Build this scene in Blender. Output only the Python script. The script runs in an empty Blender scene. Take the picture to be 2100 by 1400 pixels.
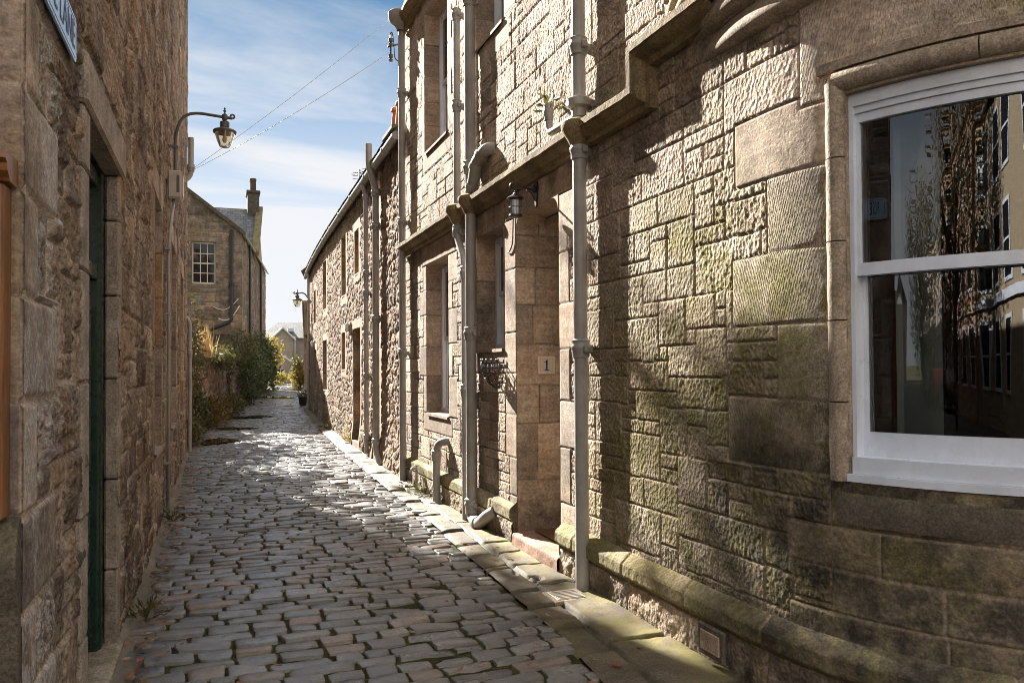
import bpy, math, random
import numpy as np
from math import sin, cos, tan, pi, radians, atan2, sqrt
from mathutils import Vector, Matrix

scene = bpy.context.scene
COL = scene.collection

# ------------------------------------------------------------------ camera, sky, sun
SUN_EL, SUN_AZ = radians(29.0), radians(-13.0)          # azimuth from +Y (the lane), negative = to the left
cd = bpy.data.cameras.new("camera"); cam = bpy.data.objects.new("camera", cd); COL.objects.link(cam)
cd.sensor_width = 36; cd.lens = 28.0; cd.clip_start = 0.05; cd.clip_end = 5000
cd.shift_x = 0.00044; cd.shift_y = 0.01045
TH, PT, RO = radians(20.3), radians(1.1), radians(.35)
_f = Vector((sin(TH)*cos(PT), cos(TH)*cos(PT), sin(PT))); _r = Vector((cos(TH), -sin(TH), 0)); _u = _r.cross(_f)
_r2 = cos(RO)*_r - sin(RO)*_u; _u2 = sin(RO)*_r + cos(RO)*_u
_m = Matrix((_r2, _u2, -_f)).transposed().to_4x4(); _m.translation = (0, 0, 1.6)
cam.matrix_world = _m
scene.camera = cam

world = bpy.data.worlds.new("World"); scene.world = world; world.use_nodes = True

sd = bpy.data.lights.new("sun", 'SUN'); sd.energy = 5.0; sd.angle = radians(.5); sd.color = (1, .94, .85)
sun = bpy.data.objects.new("sun", sd); COL.objects.link(sun)
_d = Vector((sin(SUN_AZ)*cos(SUN_EL), cos(SUN_AZ)*cos(SUN_EL), sin(SUN_EL)))
sun.rotation_euler = _d.to_track_quat('Z', 'Y').to_euler(); sun.location = (-10, 40, 22)

vs = scene.view_settings
scene.display_settings.display_device = 'sRGB'
vs.view_transform = 'Standard'; vs.look = 'None'; vs.gamma = 1; vs.use_curve_mapping = False
vs.exposure = 2.5
scene.cycles.max_bounces = 8; scene.cycles.diffuse_bounces = 4; scene.cycles.glossy_bounces = 4
scene.cycles.transmission_bounces = 6; scene.cycles.transparent_max_bounces = 12
scene.cycles.use_denoising = True
scene.cycles.pixel_filter_type = 'BLACKMAN_HARRIS'; scene.cycles.filter_width = .95

# ------------------------------------------------------------------ shader helper
class NT:
    def __init__(s, tree): s.t = tree; s.t.nodes.clear()
    def n(s, typ, props=None, **ins):
        nd = s.t.nodes.new(typ)
        for k, v in (props or {}).items(): setattr(nd, k, v)
        for k, v in ins.items():
            key = int(k[1:]) if k[0] == 'i' and k[1:].isdigit() else k.replace('_', ' ')
            s.put(nd.inputs[key], v)
        return nd
    def put(s, sock, v):
        if isinstance(v, bpy.types.NodeSocket): s.t.links.new(v, sock)
        elif isinstance(v, bpy.types.Node): s.t.links.new(v.outputs[0], sock)
        else:
            if sock.type == 'RGBA' and hasattr(v, '__len__') and len(v) == 3: v = (*v, 1)
            sock.default_value = v
    def noise(s, vec, scale, detail=4, rough=.55, dist=0):
        return s.n('ShaderNodeTexNoise', None, Vector=vec, Scale=scale, Detail=detail, Roughness=rough, Distortion=dist).outputs[0]
    def rng(s, v, a, b, c, d, clamp=True):
        return s.n('ShaderNodeMapRange', {'clamp': clamp}, Value=v, i1=a, i2=b, i3=c, i4=d).outputs[0]
    def math(s, op, a, b=0., clamp=False):
        return s.n('ShaderNodeMath', {'operation': op, 'use_clamp': clamp}, i0=a, i1=b).outputs[0]
    def mix(s, f, a, b, mode='MIX'):
        nd = s.t.nodes.new('ShaderNodeMix'); nd.data_type = 'RGBA'; nd.blend_type = mode
        s.put(nd.inputs[0], f); s.put(nd.inputs[6], a); s.put(nd.inputs[7], b)
        return nd.outputs[2]
    def ramp(s, f, stops, interp='LINEAR'):
        nd = s.t.nodes.new('ShaderNodeValToRGB'); cr = nd.color_ramp; cr.interpolation = interp
        while len(cr.elements) < len(stops): cr.elements.new(.5)
        for e, (p, c) in zip(cr.elements, stops): e.position = p; e.color = (*c, 1) if len(c) == 3 else c
        s.put(nd.inputs[0], f); return nd.outputs[0]
    def mapping(s, vec, scale=(1, 1, 1), rot=(0, 0, 0), loc=(0, 0, 0)):
        return s.n('ShaderNodeMapping', None, Vector=vec, Scale=scale, Rotation=rot, Location=loc).outputs[0]
    def pos(s): return s.n('ShaderNodeNewGeometry').outputs['Position']
    def attr(s, name):
        a = s.n('ShaderNodeAttribute', {'attribute_name': name})
        sp = s.n('ShaderNodeSeparateColor', None, Color=a.outputs['Color'])
        s.alpha = a.outputs['Alpha']
        return sp.outputs[0], sp.outputs[1], sp.outputs[2]
    def bump(s, h, strength=.5, dist=.01, normal=None):
        nd = s.n('ShaderNodeBump', None, Height=h, Strength=strength, Distance=dist)
        if normal is not None: s.put(nd.inputs['Normal'], normal)
        return nd.outputs[0]
    def out(s, sh): s.put(s.n('ShaderNodeOutputMaterial').inputs[0], sh)
    def pbr(s, col, rough=.8, normal=None, spec=.3, metal=0.):
        nd = s.n('ShaderNodeBsdfPrincipled', None, Base_Color=col, Roughness=rough, Metallic=metal)
        nd.inputs['Specular IOR Level'].default_value = spec
        if normal is not None: s.put(nd.inputs['Normal'], normal)
        return nd.outputs[0]

def newmat(name):
    m = bpy.data.materials.new(name); m.use_nodes = True
    return m, NT(m.node_tree)

# sky with thin cloud, plus unseen overhead cloud added for fill light
w = NT(world.node_tree)
sky = w.n('ShaderNodeTexSky', {'sky_type': 'NISHITA', 'sun_disc': False, 'sun_elevation': SUN_EL, 'sun_rotation': SUN_AZ,
                               'altitude': 20, 'air_density': 0.28, 'dust_density': 0.0, 'ozone_density': 2.6})
gen = w.n('ShaderNodeTexCoord').outputs['Generated']
sx = w.n('ShaderNodeSeparateXYZ', None, Vector=gen)
zc = w.math('ADD', w.math('MAXIMUM', sx.outputs[2], 0.0), .10)
pv = w.n('ShaderNodeCombineXYZ', None, X=w.math('DIVIDE', sx.outputs[0], zc), Y=w.math('DIVIDE', sx.outputs[1], zc), Z=0.)
n1 = w.noise(w.mapping(pv, (.55, 1.25, 1), (0, 0, .25)), 1.15, 9, .60, .5)
n2 = w.noise(w.mapping(pv, (.55, .9, 1), (0, 0, .3), (4, 2, 0)), .55, 5, .5)
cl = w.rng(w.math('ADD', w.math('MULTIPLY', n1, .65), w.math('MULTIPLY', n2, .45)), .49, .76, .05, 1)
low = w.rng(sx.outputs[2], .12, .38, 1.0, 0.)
high = w.rng(sx.outputs[2], .45, .75, 0., .60)  # cloud cover added overhead, out of view, to lift the shaded walls
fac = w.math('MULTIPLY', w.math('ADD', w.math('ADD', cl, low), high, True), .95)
bright = w.rng(sx.outputs[2], .40, .70, 1.0, 1.9)  # added overhead cloud made brighter than the cloud in view
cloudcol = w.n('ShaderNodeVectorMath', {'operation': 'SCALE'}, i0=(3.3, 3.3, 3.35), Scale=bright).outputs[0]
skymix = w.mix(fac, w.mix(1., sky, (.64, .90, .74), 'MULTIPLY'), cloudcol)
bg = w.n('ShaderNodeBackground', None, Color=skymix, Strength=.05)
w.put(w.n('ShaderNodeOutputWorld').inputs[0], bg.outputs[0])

# ------------------------------------------------------------------ noise in numpy
def _h(ix, iy, seed):
    v = (ix.astype(np.int64)*374761393 + iy.astype(np.int64)*668265263 + seed*1274126177) & 0xFFFFFFFF
    v = ((v ^ (v >> 13))*1274126177) & 0xFFFFFFFF
    v = ((v ^ (v >> 16))*2246822519) & 0xFFFFFFFF
    return ((v ^ (v >> 15)) & 0xFFFFFF)/float(0xFFFFFF)
def vnoise(x, y, seed=0):
    ix = np.floor(x); iy = np.floor(y); fx = x-ix; fy = y-iy
    fx = fx*fx*fx*(fx*(fx*6-15)+10); fy = fy*fy*fy*(fy*(fy*6-15)+10)
    a = _h(ix, iy, seed); b = _h(ix+1, iy, seed); c = _h(ix, iy+1, seed); d = _h(ix+1, iy+1, seed)
    return (a*(1-fx)+b*fx)*(1-fy)+(c*(1-fx)+d*fx)*fy - .5
def fbm(x, y, seed=0, octv=4, gain=.5):
    t = 0; a = 1.; nrm = 0
    for k in range(octv):
        t = t+a*vnoise(x*2**k+k*17.3, y*2**k+k*9.1, seed+k); nrm += a; a *= gain
    return t/nrm*2
def worley(x, y, seed=0, jit=.9):
    ix = np.floor(x); iy = np.floor(y); f1 = np.full(x.shape, 9.); f2 = f1.copy(); cid = np.zeros(x.shape)
    for dx in (-1, 0, 1):
        for dy in (-1, 0, 1):
            cx, cy = ix+dx, iy+dy
            px = cx+.5+jit*(_h(cx, cy, seed)-.5); py = cy+.5+jit*(_h(cx, cy, seed+7)-.5)
            d = np.sqrt((px-x)**2+(py-y)**2); nid = _h(cx, cy, seed+13)
            near = d < f1
            f2 = np.where(near, f1, np.minimum(f2, d)); cid = np.where(near, nid, cid); f1 = np.where(near, d, f1)
    return f1, f2, cid
def sstep(a, b, x):
    t = np.clip((x-a)/(b-a), 0, 1); return t*t*(3-2*t)

# ------------------------------------------------------------------ mesh helpers
def rootloc(p):
    v = Vector((0, 0, 0))
    while p is not None: v += p.location; p = p.parent
    return v
def link(name, me, mat, parent=None):
    o = bpy.data.objects.new(name, me); COL.objects.link(o)
    if mat is not None: me.materials.append(mat)
    if parent is not None: o.parent = parent
    return o
def fastmesh(name, co, faces, mat, parent=None, smooth=True, attrs=None):
    """faces: (n,k) int array"""
    me = bpy.data.meshes.new(name)
    off = rootloc(parent)
    co = np.asarray(co, dtype=np.float64).reshape(-1, 3) - np.array(off)
    nf, k = faces.shape
    me.vertices.add(len(co)); me.vertices.foreach_set('co', co.astype(np.float32).ravel())
    me.loops.add(nf*k); me.loops.foreach_set('vertex_index', faces.astype(np.int32).ravel())
    me.polygons.add(nf); me.polygons.foreach_set('loop_start', np.arange(nf, dtype=np.int32)*k)
    me.polygons.foreach_set('use_smooth', np.full(nf, bool(smooth)))
    me.update(calc_edges=True)
    for nm, ar in (attrs or {}).items():
        a = me.color_attributes.new(nm, 'FLOAT_COLOR', 'POINT')
        a.data.foreach_set('color', np.asarray(ar, dtype=np.float32).ravel())
    return link(name, me, mat, parent)

def relief(name, P, N, h, mat, parent=None, keep=None, attrs=None):
    n, m = h.shape
    co = P + N*h[..., None]
    i = np.arange(n*m).reshape(n, m)
    q = np.stack([i[:-1, :-1], i[1:, :-1], i[1:, 1:], i[:-1, 1:]], -1)
    if keep is not None: q = q[keep]
    q = q.reshape(-1, 4)
    a, b, c = P[n//2, m//2], P[min(n//2+1, n-1), m//2], P[n//2, min(m//2+1, m-1)]
    if np.dot(np.cross(b-a, c-a), N[n//2, m//2]) < 0: q = q[:, ::-1]
    used = np.zeros(n*m, bool); used[q.ravel()] = True
    remap = np.cumsum(used)-1
    at = {k: v.reshape(-1, 4)[used] for k, v in (attrs or {}).items()}
    return fastmesh(name, co.reshape(-1, 3)[used], remap[q], mat, parent, True, at)

class MB:
    def __init__(s): s.v = []; s.f = []
    def add(s, vs, fs):
        b = len(s.v); s.v += [tuple(map(float, p)) for p in vs]; s.f += [[b+i for i in f] for f in fs]; return s
    def box(s, x0, x1, y0, y1, z0, z1, bev=0.):
        x0, x1 = min(x0, x1), max(x0, x1); y0, y1 = min(y0, y1), max(y0, y1); z0, z1 = min(z0, z1), max(z0, z1)
        if bev <= 0:
            return s.add([(x0,y0,z0),(x1,y0,z0),(x1,y1,z0),(x0,y1,z0),(x0,y0,z1),(x1,y0,z1),(x1,y1,z1),(x0,y1,z1)],
                         [[0,3,2,1],[4,5,6,7],[0,1,5,4],[1,2,6,5],[2,3,7,6],[3,0,4,7]])
        b = min(bev, (x1-x0)*.45, (y1-y0)*.45, (z1-z0)*.45)
        vs = []; 
        for (X, sx_) in ((x0, 1), (x1, -1)):
            for (Y, sy) in ((y0, 1), (y1, -1)):
                for (Z, sz) in ((z0, 1), (z1, -1)):
                    vs += [(X, Y+sy*b, Z+sz*b), (X+sx_*b, Y, Z+sz*b), (X+sx_*b, Y+sy*b, Z)]
        g = lambda i, j, k, a: ((i*2+j)*2+k)*3+a
        fs = [[g(0,0,0,0),g(0,0,1,0),g(0,1,1,0),g(0,1,0,0)],[g(1,0,0,0),g(1,1,0,0),g(1,1,1,0),g(1,0,1,0)],
              [g(0,0,0,1),g(1,0,0,1),g(1,0,1,1),g(0,0,1,1)],[g(0,1,0,1),g(0,1,1,1),g(1,1,1,1),g(1,1,0,1)],
              [g(0,0,0,2),g(0,1,0,2),g(1,1,0,2),g(1,0,0,2)],[g(0,0,1,2),g(1,0,1,2),g(1,1,1,2),g(0,1,1,2)]]
        for j in (0,1):
            for k in (0,1):
                a = [g(0,j,k,1),g(1,j,k,1),g(1,j,k,2),g(0,j,k,2)]; fs.append(a if (j==k) == True else a[::-1])
                a = [g(j,0,k,0),g(j,0,k,2),g(j,1,k,2),g(j,1,k,0)]; fs.append(a if (j!=k) else a[::-1])
                a = [g(j,k,0,0),g(j,k,1,0),g(j,k,1,1),g(j,k,0,1)]; fs.append(a if (j!=k) else a[::-1])
        for i in (0,1):
            for j in (0,1):
                for k in (0,1):
                    a = [g(i,j,k,0),g(i,j,k,1),g(i,j,k,2)]; fs.append(a if (i+j+k) % 2 == 0 else a[::-1])
        return s.add(vs, fs)
    def quad(s, a, b, c, d): return s.add([a, b, c, d], [[0, 1, 2, 3]])
    def prism(s, poly, d):
        """poly: list of 3d points (planar), d: extrude vector"""
        n = len(poly); d = Vector(d); vs = [Vector(p) for p in poly]+[Vector(p)+d for p in poly]
        return s.add(vs, [list(range(n))[::-1], list(range(n, 2*n))]+[[i, (i+1) % n, n+(i+1) % n, n+i] for i in range(n)])
    def tube(s, pts, r, seg=12, cap=True):
        pts = [Vector(p) for p in pts]; n = len(pts); rr = [float(q) for q in r] if hasattr(r, '__len__') else [r]*n
        T = [(pts[min(i+1, n-1)]-pts[max(i-1, 0)]).normalized() for i in range(n)]
        u = T[0].orthogonal().normalized(); vs = []
        for i in range(n):
            u = (u-T[i]*u.dot(T[i])).normalized(); v = T[i].cross(u)
            for k in range(seg):
                a = 2*pi*k/seg; vs.append(pts[i]+rr[i]*(cos(a)*u+sin(a)*v))
        fs = [[i*seg+k, i*seg+(k+1) % seg, (i+1)*seg+(k+1) % seg, (i+1)*seg+k] for i in range(n-1) for k in range(seg)]
        if cap: fs += [list(range(seg))[::-1], list(range((n-1)*seg, n*seg))]
        return s.add(vs, fs)
    def lathe(s, cx, cy, prof, seg=24, a0=0, a1=2*pi):
        full = abs(a1-a0-2*pi) < 1e-6; na = seg if full else seg+1
        vs = [(cx+r*cos(a0+(a1-a0)*k/seg), cy+r*sin(a0+(a1-a0)*k/seg), z) for r, z in prof for k in range(na)]
        fs = []
        for i in range(len(prof)-1):
            for k in range(seg):
                k2 = (k+1) % na if full else k+1
                fs.append([i*na+k, i*na+k2, (i+1)*na+k2, (i+1)*na+k])
        return s.add(vs, fs)
    def arcbox(s, C, r0, r1, p0, p1, z0, z1, seg=40, nrm=1):
        """curved bar about C, phi measured from -X towards -Y"""
        ring = []
        for k in range(seg+1):
            p = p0+(p1-p0)*k/seg; c, d = cos(p), sin(p)
            ring.append([(C[0]-r1*c, C[1]-r1*d, z0), (C[0]-r1*c, C[1]-r1*d, z1), (C[0]-r0*c, C[1]-r0*d, z1), (C[0]-r0*c, C[1]-r0*d, z0)])
        vs = [p for q in ring for p in q]; fs = []
        for k in range(seg):
            for j in range(4):
                fs.append([k*4+j, k*4+(j+1) % 4, (k+1)*4+(j+1) % 4, (k+1)*4+j][::-1])
        fs += [[0, 1, 2, 3], [seg*4+3, seg*4+2, seg*4+1, seg*4]]
        return s.add(vs, fs)
    def build(s, name, mat, parent=None, smooth=False, ang=None):
        me = bpy.data.meshes.new(name); off = rootloc(parent)
        me.from_pydata([(x-off[0], y-off[1], z-off[2]) for x, y, z in s.v], [], s.f)
        me.update()
        o = link(name, me, mat, parent)
        if smooth:
            me.polygons.foreach_set('use_smooth', [True]*len(me.polygons))
            if ang is not None: me.set_sharp_from_angle(angle=radians(ang))
        return o

def fillet(pts, rad, seg=6):
    pts = [Vector(p) for p in pts]; out = [pts[0]]
    for i in range(1, len(pts)-1):
        a, b, c = pts[i-1], pts[i], pts[i+1]
        d1 = min(rad, (a-b).length*.49); d2 = min(rad, (c-b).length*.49)
        p, q = b+(a-b).normalized()*d1, b+(c-b).normalized()*d2
        for k in range(seg+1):
            t = k/seg; out.append(p*(1-t)**2+b*2*t*(1-t)+q*t*t)
    out.append(pts[-1]); return out

def tag(o, label=None, cat=None, group=None, kind=None):
    if label: o['label'] = label
    if cat: o['category'] = cat
    if group: o['group'] = group
    if kind: o['kind'] = kind
    return o
def thing(name, label, cat, loc=(0, 0, 0), group=None):
    o = bpy.data.objects.new(name, None); COL.objects.link(o); o.location = loc
    o.empty_display_size = .2
    return tag(o, label, cat, group)

def text(name, body, size, loc, rot, mat, parent=None, extrude=.001, align='CENTER', sx_=1.):
    c = bpy.data.curves.new(name, 'FONT'); c.body = body; c.size = size; c.extrude = extrude
    c.align_x = align; c.align_y = 'CENTER'; c.materials.append(mat)
    o = bpy.data.objects.new(name, c); COL.objects.link(o)
    o.location = Vector(loc)-rootloc(parent); o.rotation_euler = rot; o.scale = (sx_, 1, 1)
    bpy.context.view_layer.update()
    me = bpy.data.meshes.new_from_object(o.evaluated_get(bpy.context.evaluated_depsgraph_get()))
    me.name = name; bpy.data.objects.remove(o); o = bpy.data.objects.new(name, me); COL.objects.link(o)
    o.location = Vector(loc)-rootloc(parent); o.rotation_euler = rot; o.scale = (sx_, 1, 1)
    if parent is not None: o.parent = parent
    return o

# ------------------------------------------------------------------ materials
def masonry(name, cols, joint, pit=42., bump=.8, mottle=(.62, 1.3), warm=(.42, .24, .10), warmf=.3, tool=0., rough=.92, dist=.012, palec=(.33, .28, .23)):
    m, t = newmat(name); p = t.pos()
    R, G, B = t.attr('tint'); AL = t.alpha; wa, wd, wp = t.attr('wear')
    k = len(cols)-1
    col = t.ramp(R, [(i/k, c) for i, c in enumerate(cols)])
    per = t.rng(t.math('FRACT', t.math('MULTIPLY', R, 17.3)), 0, 1, .64, 1.24)
    mot = t.math('MULTIPLY', per, t.rng(t.noise(p, 3.1, 8, .65), .3, .7, *mottle))
    fine = t.math('MULTIPLY', t.rng(t.noise(p, 48, 6, .7), .3, .7, .58, 1.36), t.rng(t.noise(p, 16, 5, .65), .3, .7, .80, 1.2))
    mm = t.math('MULTIPLY', mot, fine)
    col = t.mix(1., col, t.n('ShaderNodeCombineColor', None, Red=mm, Green=mm, Blue=mm).outputs[0], 'MULTIPLY')
    fine = t.math('MULTIPLY', fine, t.rng(t.noise(p, 105, 3, .8), .36, .64, .62, 1.38))
    wf = t.math('MULTIPLY', t.rng(t.noise(p, 1.7, 5, .6, .4), .48, .66, 0, 1), warmf)
    col = t.mix(wf, col, t.mix(1., warm, t.n('ShaderNodeCombineColor', None, Red=fine, Green=fine, Blue=fine).outputs[0], 'MULTIPLY'))
    # grain of the bed: faint horizontal banding
    bed = t.rng(t.noise(t.mapping(p, (1.5, 1.5, 16)), 2.2, 4, .6), .35, .65, .86, 1.1)
    col = t.mix(1., col, t.n('ShaderNodeCombineColor', None, Red=bed, Green=bed, Blue=bed).outputs[0], 'MULTIPLY')
    fcol = t.n('ShaderNodeCombineColor', None, Red=fine, Green=fine, Blue=fine).outputs[0]
    nz = t.noise(p, 7, 7, .65)
    af = t.math('MULTIPLY', wa, t.rng(nz, .30, .54, .30, 1), True)
    col = t.mix(t.math('MULTIPLY', af, .92), col, t.mix(1., t.mix(t.noise(p, 3, 3), (.12, .11, .032), (.235, .20, .072)), fcol, 'MULTIPLY'))
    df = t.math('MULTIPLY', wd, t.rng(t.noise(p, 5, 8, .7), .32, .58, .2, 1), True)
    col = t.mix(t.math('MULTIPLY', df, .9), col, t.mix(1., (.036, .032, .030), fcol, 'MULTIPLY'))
    pf = t.math('MULTIPLY', wp, t.rng(t.noise(p, 11, 6, .7), .42, .52, 0, 1), True)
    col = t.mix(t.math('MULTIPLY', pf, .8), col, t.mix(1., palec, fcol, 'MULTIPLY'))
    jf = t.math('MULTIPLY', G, t.rng(t.noise(p, 14, 3), .3, .6, .55, 1))
    col = t.mix(jf, col, t.mix(1., joint, fcol, 'MULTIPLY'))
    v = t.n('ShaderNodeTexVoronoi', {'feature': 'SMOOTH_F1'}, Vector=t.mapping(p, (1, 1, .8)), Scale=pit, Smoothness=.4).outputs[0]
    nb = t.noise(p, pit*1.6, 4, .6)
    nb2 = t.noise(p, pit*.45, 4, .6)
    hr = t.math('ADD', t.math('ADD', v, t.math('MULTIPLY', nb, .7)), t.math('MULTIPLY', nb2, 1.0))
    hs = t.math('MULTIPLY', nb, .28)
    if tool > 0:
        wv = t.n('ShaderNodeTexWave', {'wave_type': 'BANDS', 'bands_direction': 'DIAGONAL'}, Vector=t.mapping(p, (2.2, 2.2, .62)),
                 Scale=21., Distortion=5.5, Detail=4., Detail_Scale=2.2).outputs[1]
        hs = t.math('ADD', hs, t.math('MULTIPLY', t.math('MULTIPLY', wv, tool), t.math('SUBTRACT', 1., AL)))
    h = t.n('ShaderNodeMix', {'data_type': 'FLOAT'}, i0=B, i2=hr, i3=hs).outputs[0]
    h = t.math('MULTIPLY', h, t.rng(G, 0, 1, 1, .45))
    t.out(t.pbr(col, rough, t.bump(h, bump, dist), .18))
    return m

HOUSE_COLS = [(.31,.25,.20), (.46,.365,.285), (.39,.31,.25), (.51,.42,.335), (.43,.36,.29), (.48,.365,.275), (.35,.29,.24), (.47,.385,.28), (.41,.31,.24)]
M_HOUSE = masonry("pink_sandstone", HOUSE_COLS, (.30, .23, .175), 46, 1., (.66, 1.28), (.42, .25, .13), .30, tool=.42)
M_LEFT = masonry("brown_rubble", [(.25,.195,.155), (.36,.28,.22), (.19,.155,.13), (.43,.33,.25), (.30,.25,.21), (.38,.27,.18), (.33,.28,.235), (.44,.27,.15)],
                 (.40, .325, .255), 38, 1., (.5, 1.35), (.36, .19, .08), .28, dist=.02, palec=(.38, .355, .33))
M_ROW = masonry("cottage_rubble", [(.27,.195,.145), (.35,.26,.19), (.22,.165,.13), (.38,.285,.215), (.33,.22,.15), (.29,.23,.18)], (.35, .27, .205), 26, 1., (.6, 1.3), (.45, .25, .12), .3, dist=.02)
M_FAR = masonry("grey_rubble", [(.20,.17,.14), (.30,.245,.195), (.16,.135,.115), (.35,.275,.20), (.25,.215,.18), (.33,.235,.155)], (.17, .145, .12), 20, .9, (.5, 1.4))
M_BRICK = masonry("orange_brick", [(.36,.17,.09), (.42,.22,.12), (.30,.14,.08), (.40,.26,.17)], (.33, .26, .2), 30, .5)

def plain_stone(name, cols, bump=.35, algae=0., scale=6., tool=0., pitdark=0.):
    m, t = newmat(name); p = t.pos()
    n = t.noise(p, scale, 8, .65)
    col = t.ramp(n, [(.3, cols[0]), (.5, cols[1]), (.7, cols[2])])
    fine = t.math('MULTIPLY', t.rng(t.noise(p, 60, 6, .7), .3, .7, .62, 1.32), t.rng(t.noise(p, 105, 3, .8), .36, .64, .7, 1.3))
    fc = t.n('ShaderNodeCombineColor', None, Red=fine, Green=fine, Blue=fine).outputs[0]
    col = t.mix(1., col, fc, 'MULTIPLY')
    if algae > 0:
        nrm = t.n('ShaderNodeSeparateXYZ', None, Vector=t.n('ShaderNodeNewGeometry').outputs['Normal']).outputs[2]
        a = t.math('MULTIPLY', t.rng(t.noise(p, 5, 7, .65), .36, .58, .15, 1), t.rng(nrm, -.1, .6, .12 if algae < .74 else .5, 1))
        col = t.mix(t.math('MULTIPLY', a, algae), col, t.mix(1., t.mix(t.noise(p, 2.2, 3), (.09, .095, .018), (.19, .175, .05)), fc, 'MULTIPLY'))
    if pitdark > 0:
        d = t.rng(t.noise(p, 2.6, 7, .7, .5), .5, .68, 0, pitdark)
        col = t.mix(d, col, t.mix(1., (.05, .042, .034), fc, 'MULTIPLY'))
    h = t.math('ADD', t.noise(p, 75, 5, .65), t.math('MULTIPLY', t.noise(p, 14, 5), 1.3))
    t.out(t.pbr(col, .88, t.bump(h, bump, .012), .2))
    return m
M_DRESS = plain_stone("dressed_sandstone", [(.28,.205,.15), (.38,.29,.215), (.43,.34,.26)], .35, pitdark=.3)
M_STRING = plain_stone("weathered_string_stone", [(.16,.11,.07), (.27,.19,.115), (.34,.24,.15)], .5, algae=.75, pitdark=.6)
M_CORBEL = plain_stone("corbel_stone", [(.22,.175,.135), (.32,.255,.195), (.38,.31,.245)], .35, algae=.25, pitdark=.55)
M_STEP = plain_stone("pink_step_stone", [(.25,.15,.11), (.34,.215,.16), (.40,.27,.205)], .35, pitdark=.35)
M_LDRESS = plain_stone("grey_dressed_stone", [(.18,.155,.13), (.31,.26,.215), (.42,.35,.285)], .4, algae=.2, pitdark=.45)
M_MOSSY = plain_stone("mossy_base_stone", [(.05,.046,.034), (.10,.088,.06), (.16,.135,.095)], .7, algae=.55, pitdark=.8)
M_DARKSTONE = plain_stone("dark_sill_stone", [(.06,.051,.042), (.105,.088,.07), (.16,.13,.10)], .45, algae=.25, pitdark=.45)

def paint(name, col, rough=.45, bump=.06, wear=.0, wearcol=(.2, .09, .04), spec=.5, metal=0., var=.12):
    m, t = newmat(name); p = t.pos()
    n = t.rng(t.noise(p, 6, 6, .6), .3, .7, 1-var, 1+var)
    c = t.mix(1., col, t.n('ShaderNodeCombineColor', None, Red=n, Green=n, Blue=n).outputs[0], 'MULTIPLY')
    if wear > 0:
        f = t.rng(t.noise(p, 23, 7, .75), .60, .70, 0, wear)
        c = t.mix(f, c, wearcol)
        f2 = t.rng(t.noise(t.mapping(p, (30, 30, 1.6)), 1., 5, .65), .52, .72, 0, wear*.9)
        c = t.mix(f2, c, t.mix(.55, c, wearcol))
        f3 = t.rng(t.noise(p, 2.3, 6, .65), .42, .66, 0, wear*1.1)
        c = t.mix(f3, c, t.mix(.5, c, (.09, .08, .065)))
    r = t.rng(t.noise(p, 16, 4), .3, .7, rough*.8, min(1, rough*1.25))
    t.out(t.pbr(c, r, t.bump(t.noise(p, 45, 5, .6), bump, .01), spec, metal))
    return m
M_PIPE = paint("grey_pipe_paint", (.33, .315, .30), .42, .14, .55, (.19, .105, .06))
M_WHITE = paint("white_gloss_paint", (.62, .67, .76), .32, .10, .30, (.42, .38, .33), var=.06)
M_CREAM = paint("cream_sash_paint", (.60, .52, .42), .4, .05, .2, (.3, .2, .12))
M_IRON = paint("black_iron", (.018, .018, .02), .38, .1, .25, (.06, .035, .02))
M_BLACKPIPE = paint("black_pipe_paint", (.022, .023, .026), .4, .1)
M_LAMPMETAL = paint("bronze_grey_lamp_paint", (.085, .078, .072), .42, .1)
M_GREEN = paint("dark_green_door_paint", (.012, .032, .024), .28, .08, .1, (.05, .05, .04))
M_BOX = paint("beige_plastic", (.42, .37, .31), .45, .08, .3, (.12, .09, .07))
M_SIGN = paint("white_enamel", (.50, .70, .98), .25, .02, .15, (.3, .25, .2), var=.04)
M_SIGNINK = paint("navy_enamel", (.008, .014, .06), .35, .0)
M_TILE = paint("cream_glazed_tile", (.66, .58, .47), .2, .02, var=.05)
M_TILEINK = paint("blue_tile_ink", (.02, .03, .20), .25, .0)
M_WIRE = paint("pale_cable", (.85, .85, .85), .3, .0)
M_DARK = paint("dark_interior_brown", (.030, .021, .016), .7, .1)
M_PANEL = paint("grey_green_shutter", (.20, .23, .21), .5, .05)
M_COTTA = paint("terracotta_pot", (.42, .16, .075), .8, .3, .3, (.2, .12, .08))
M_SOIL = paint("matted_coir", (.15, .075, .035), .95, .8)
M_RED = paint("red_gloss_paint", (.35, .012, .012), .25, .0)
M_VAN = paint("white_car_paint", (.7, .7, .7), .25, .0)
M_RUBBER = paint("black_rubber", (.015, .015, .015), .7, .1)
M_TAN = paint("cream_render", (.30, .24, .16), .85, .2)
M_GREYREND = paint("buff_render", (.34, .285, .23), .9, .25, var=.2)
M_TRIM = paint("pale_bargeboard", (.62, .66, .72), .4, .05)

def wood_mat():
    m, t = newmat("varnished_orange_wood"); p = t.pos()
    n = t.noise(t.mapping(p, (22, 22, 1.3)), 3, 6, .6, .8)
    col = t.ramp(n, [(.3, (.09, .032, .010)), (.5, (.20, .075, .020)), (.7, (.28, .115, .035))])
    t.out(t.pbr(col, .35, t.bump(n, .12, .01), .5)); return m
M_WOOD = wood_mat()

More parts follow.
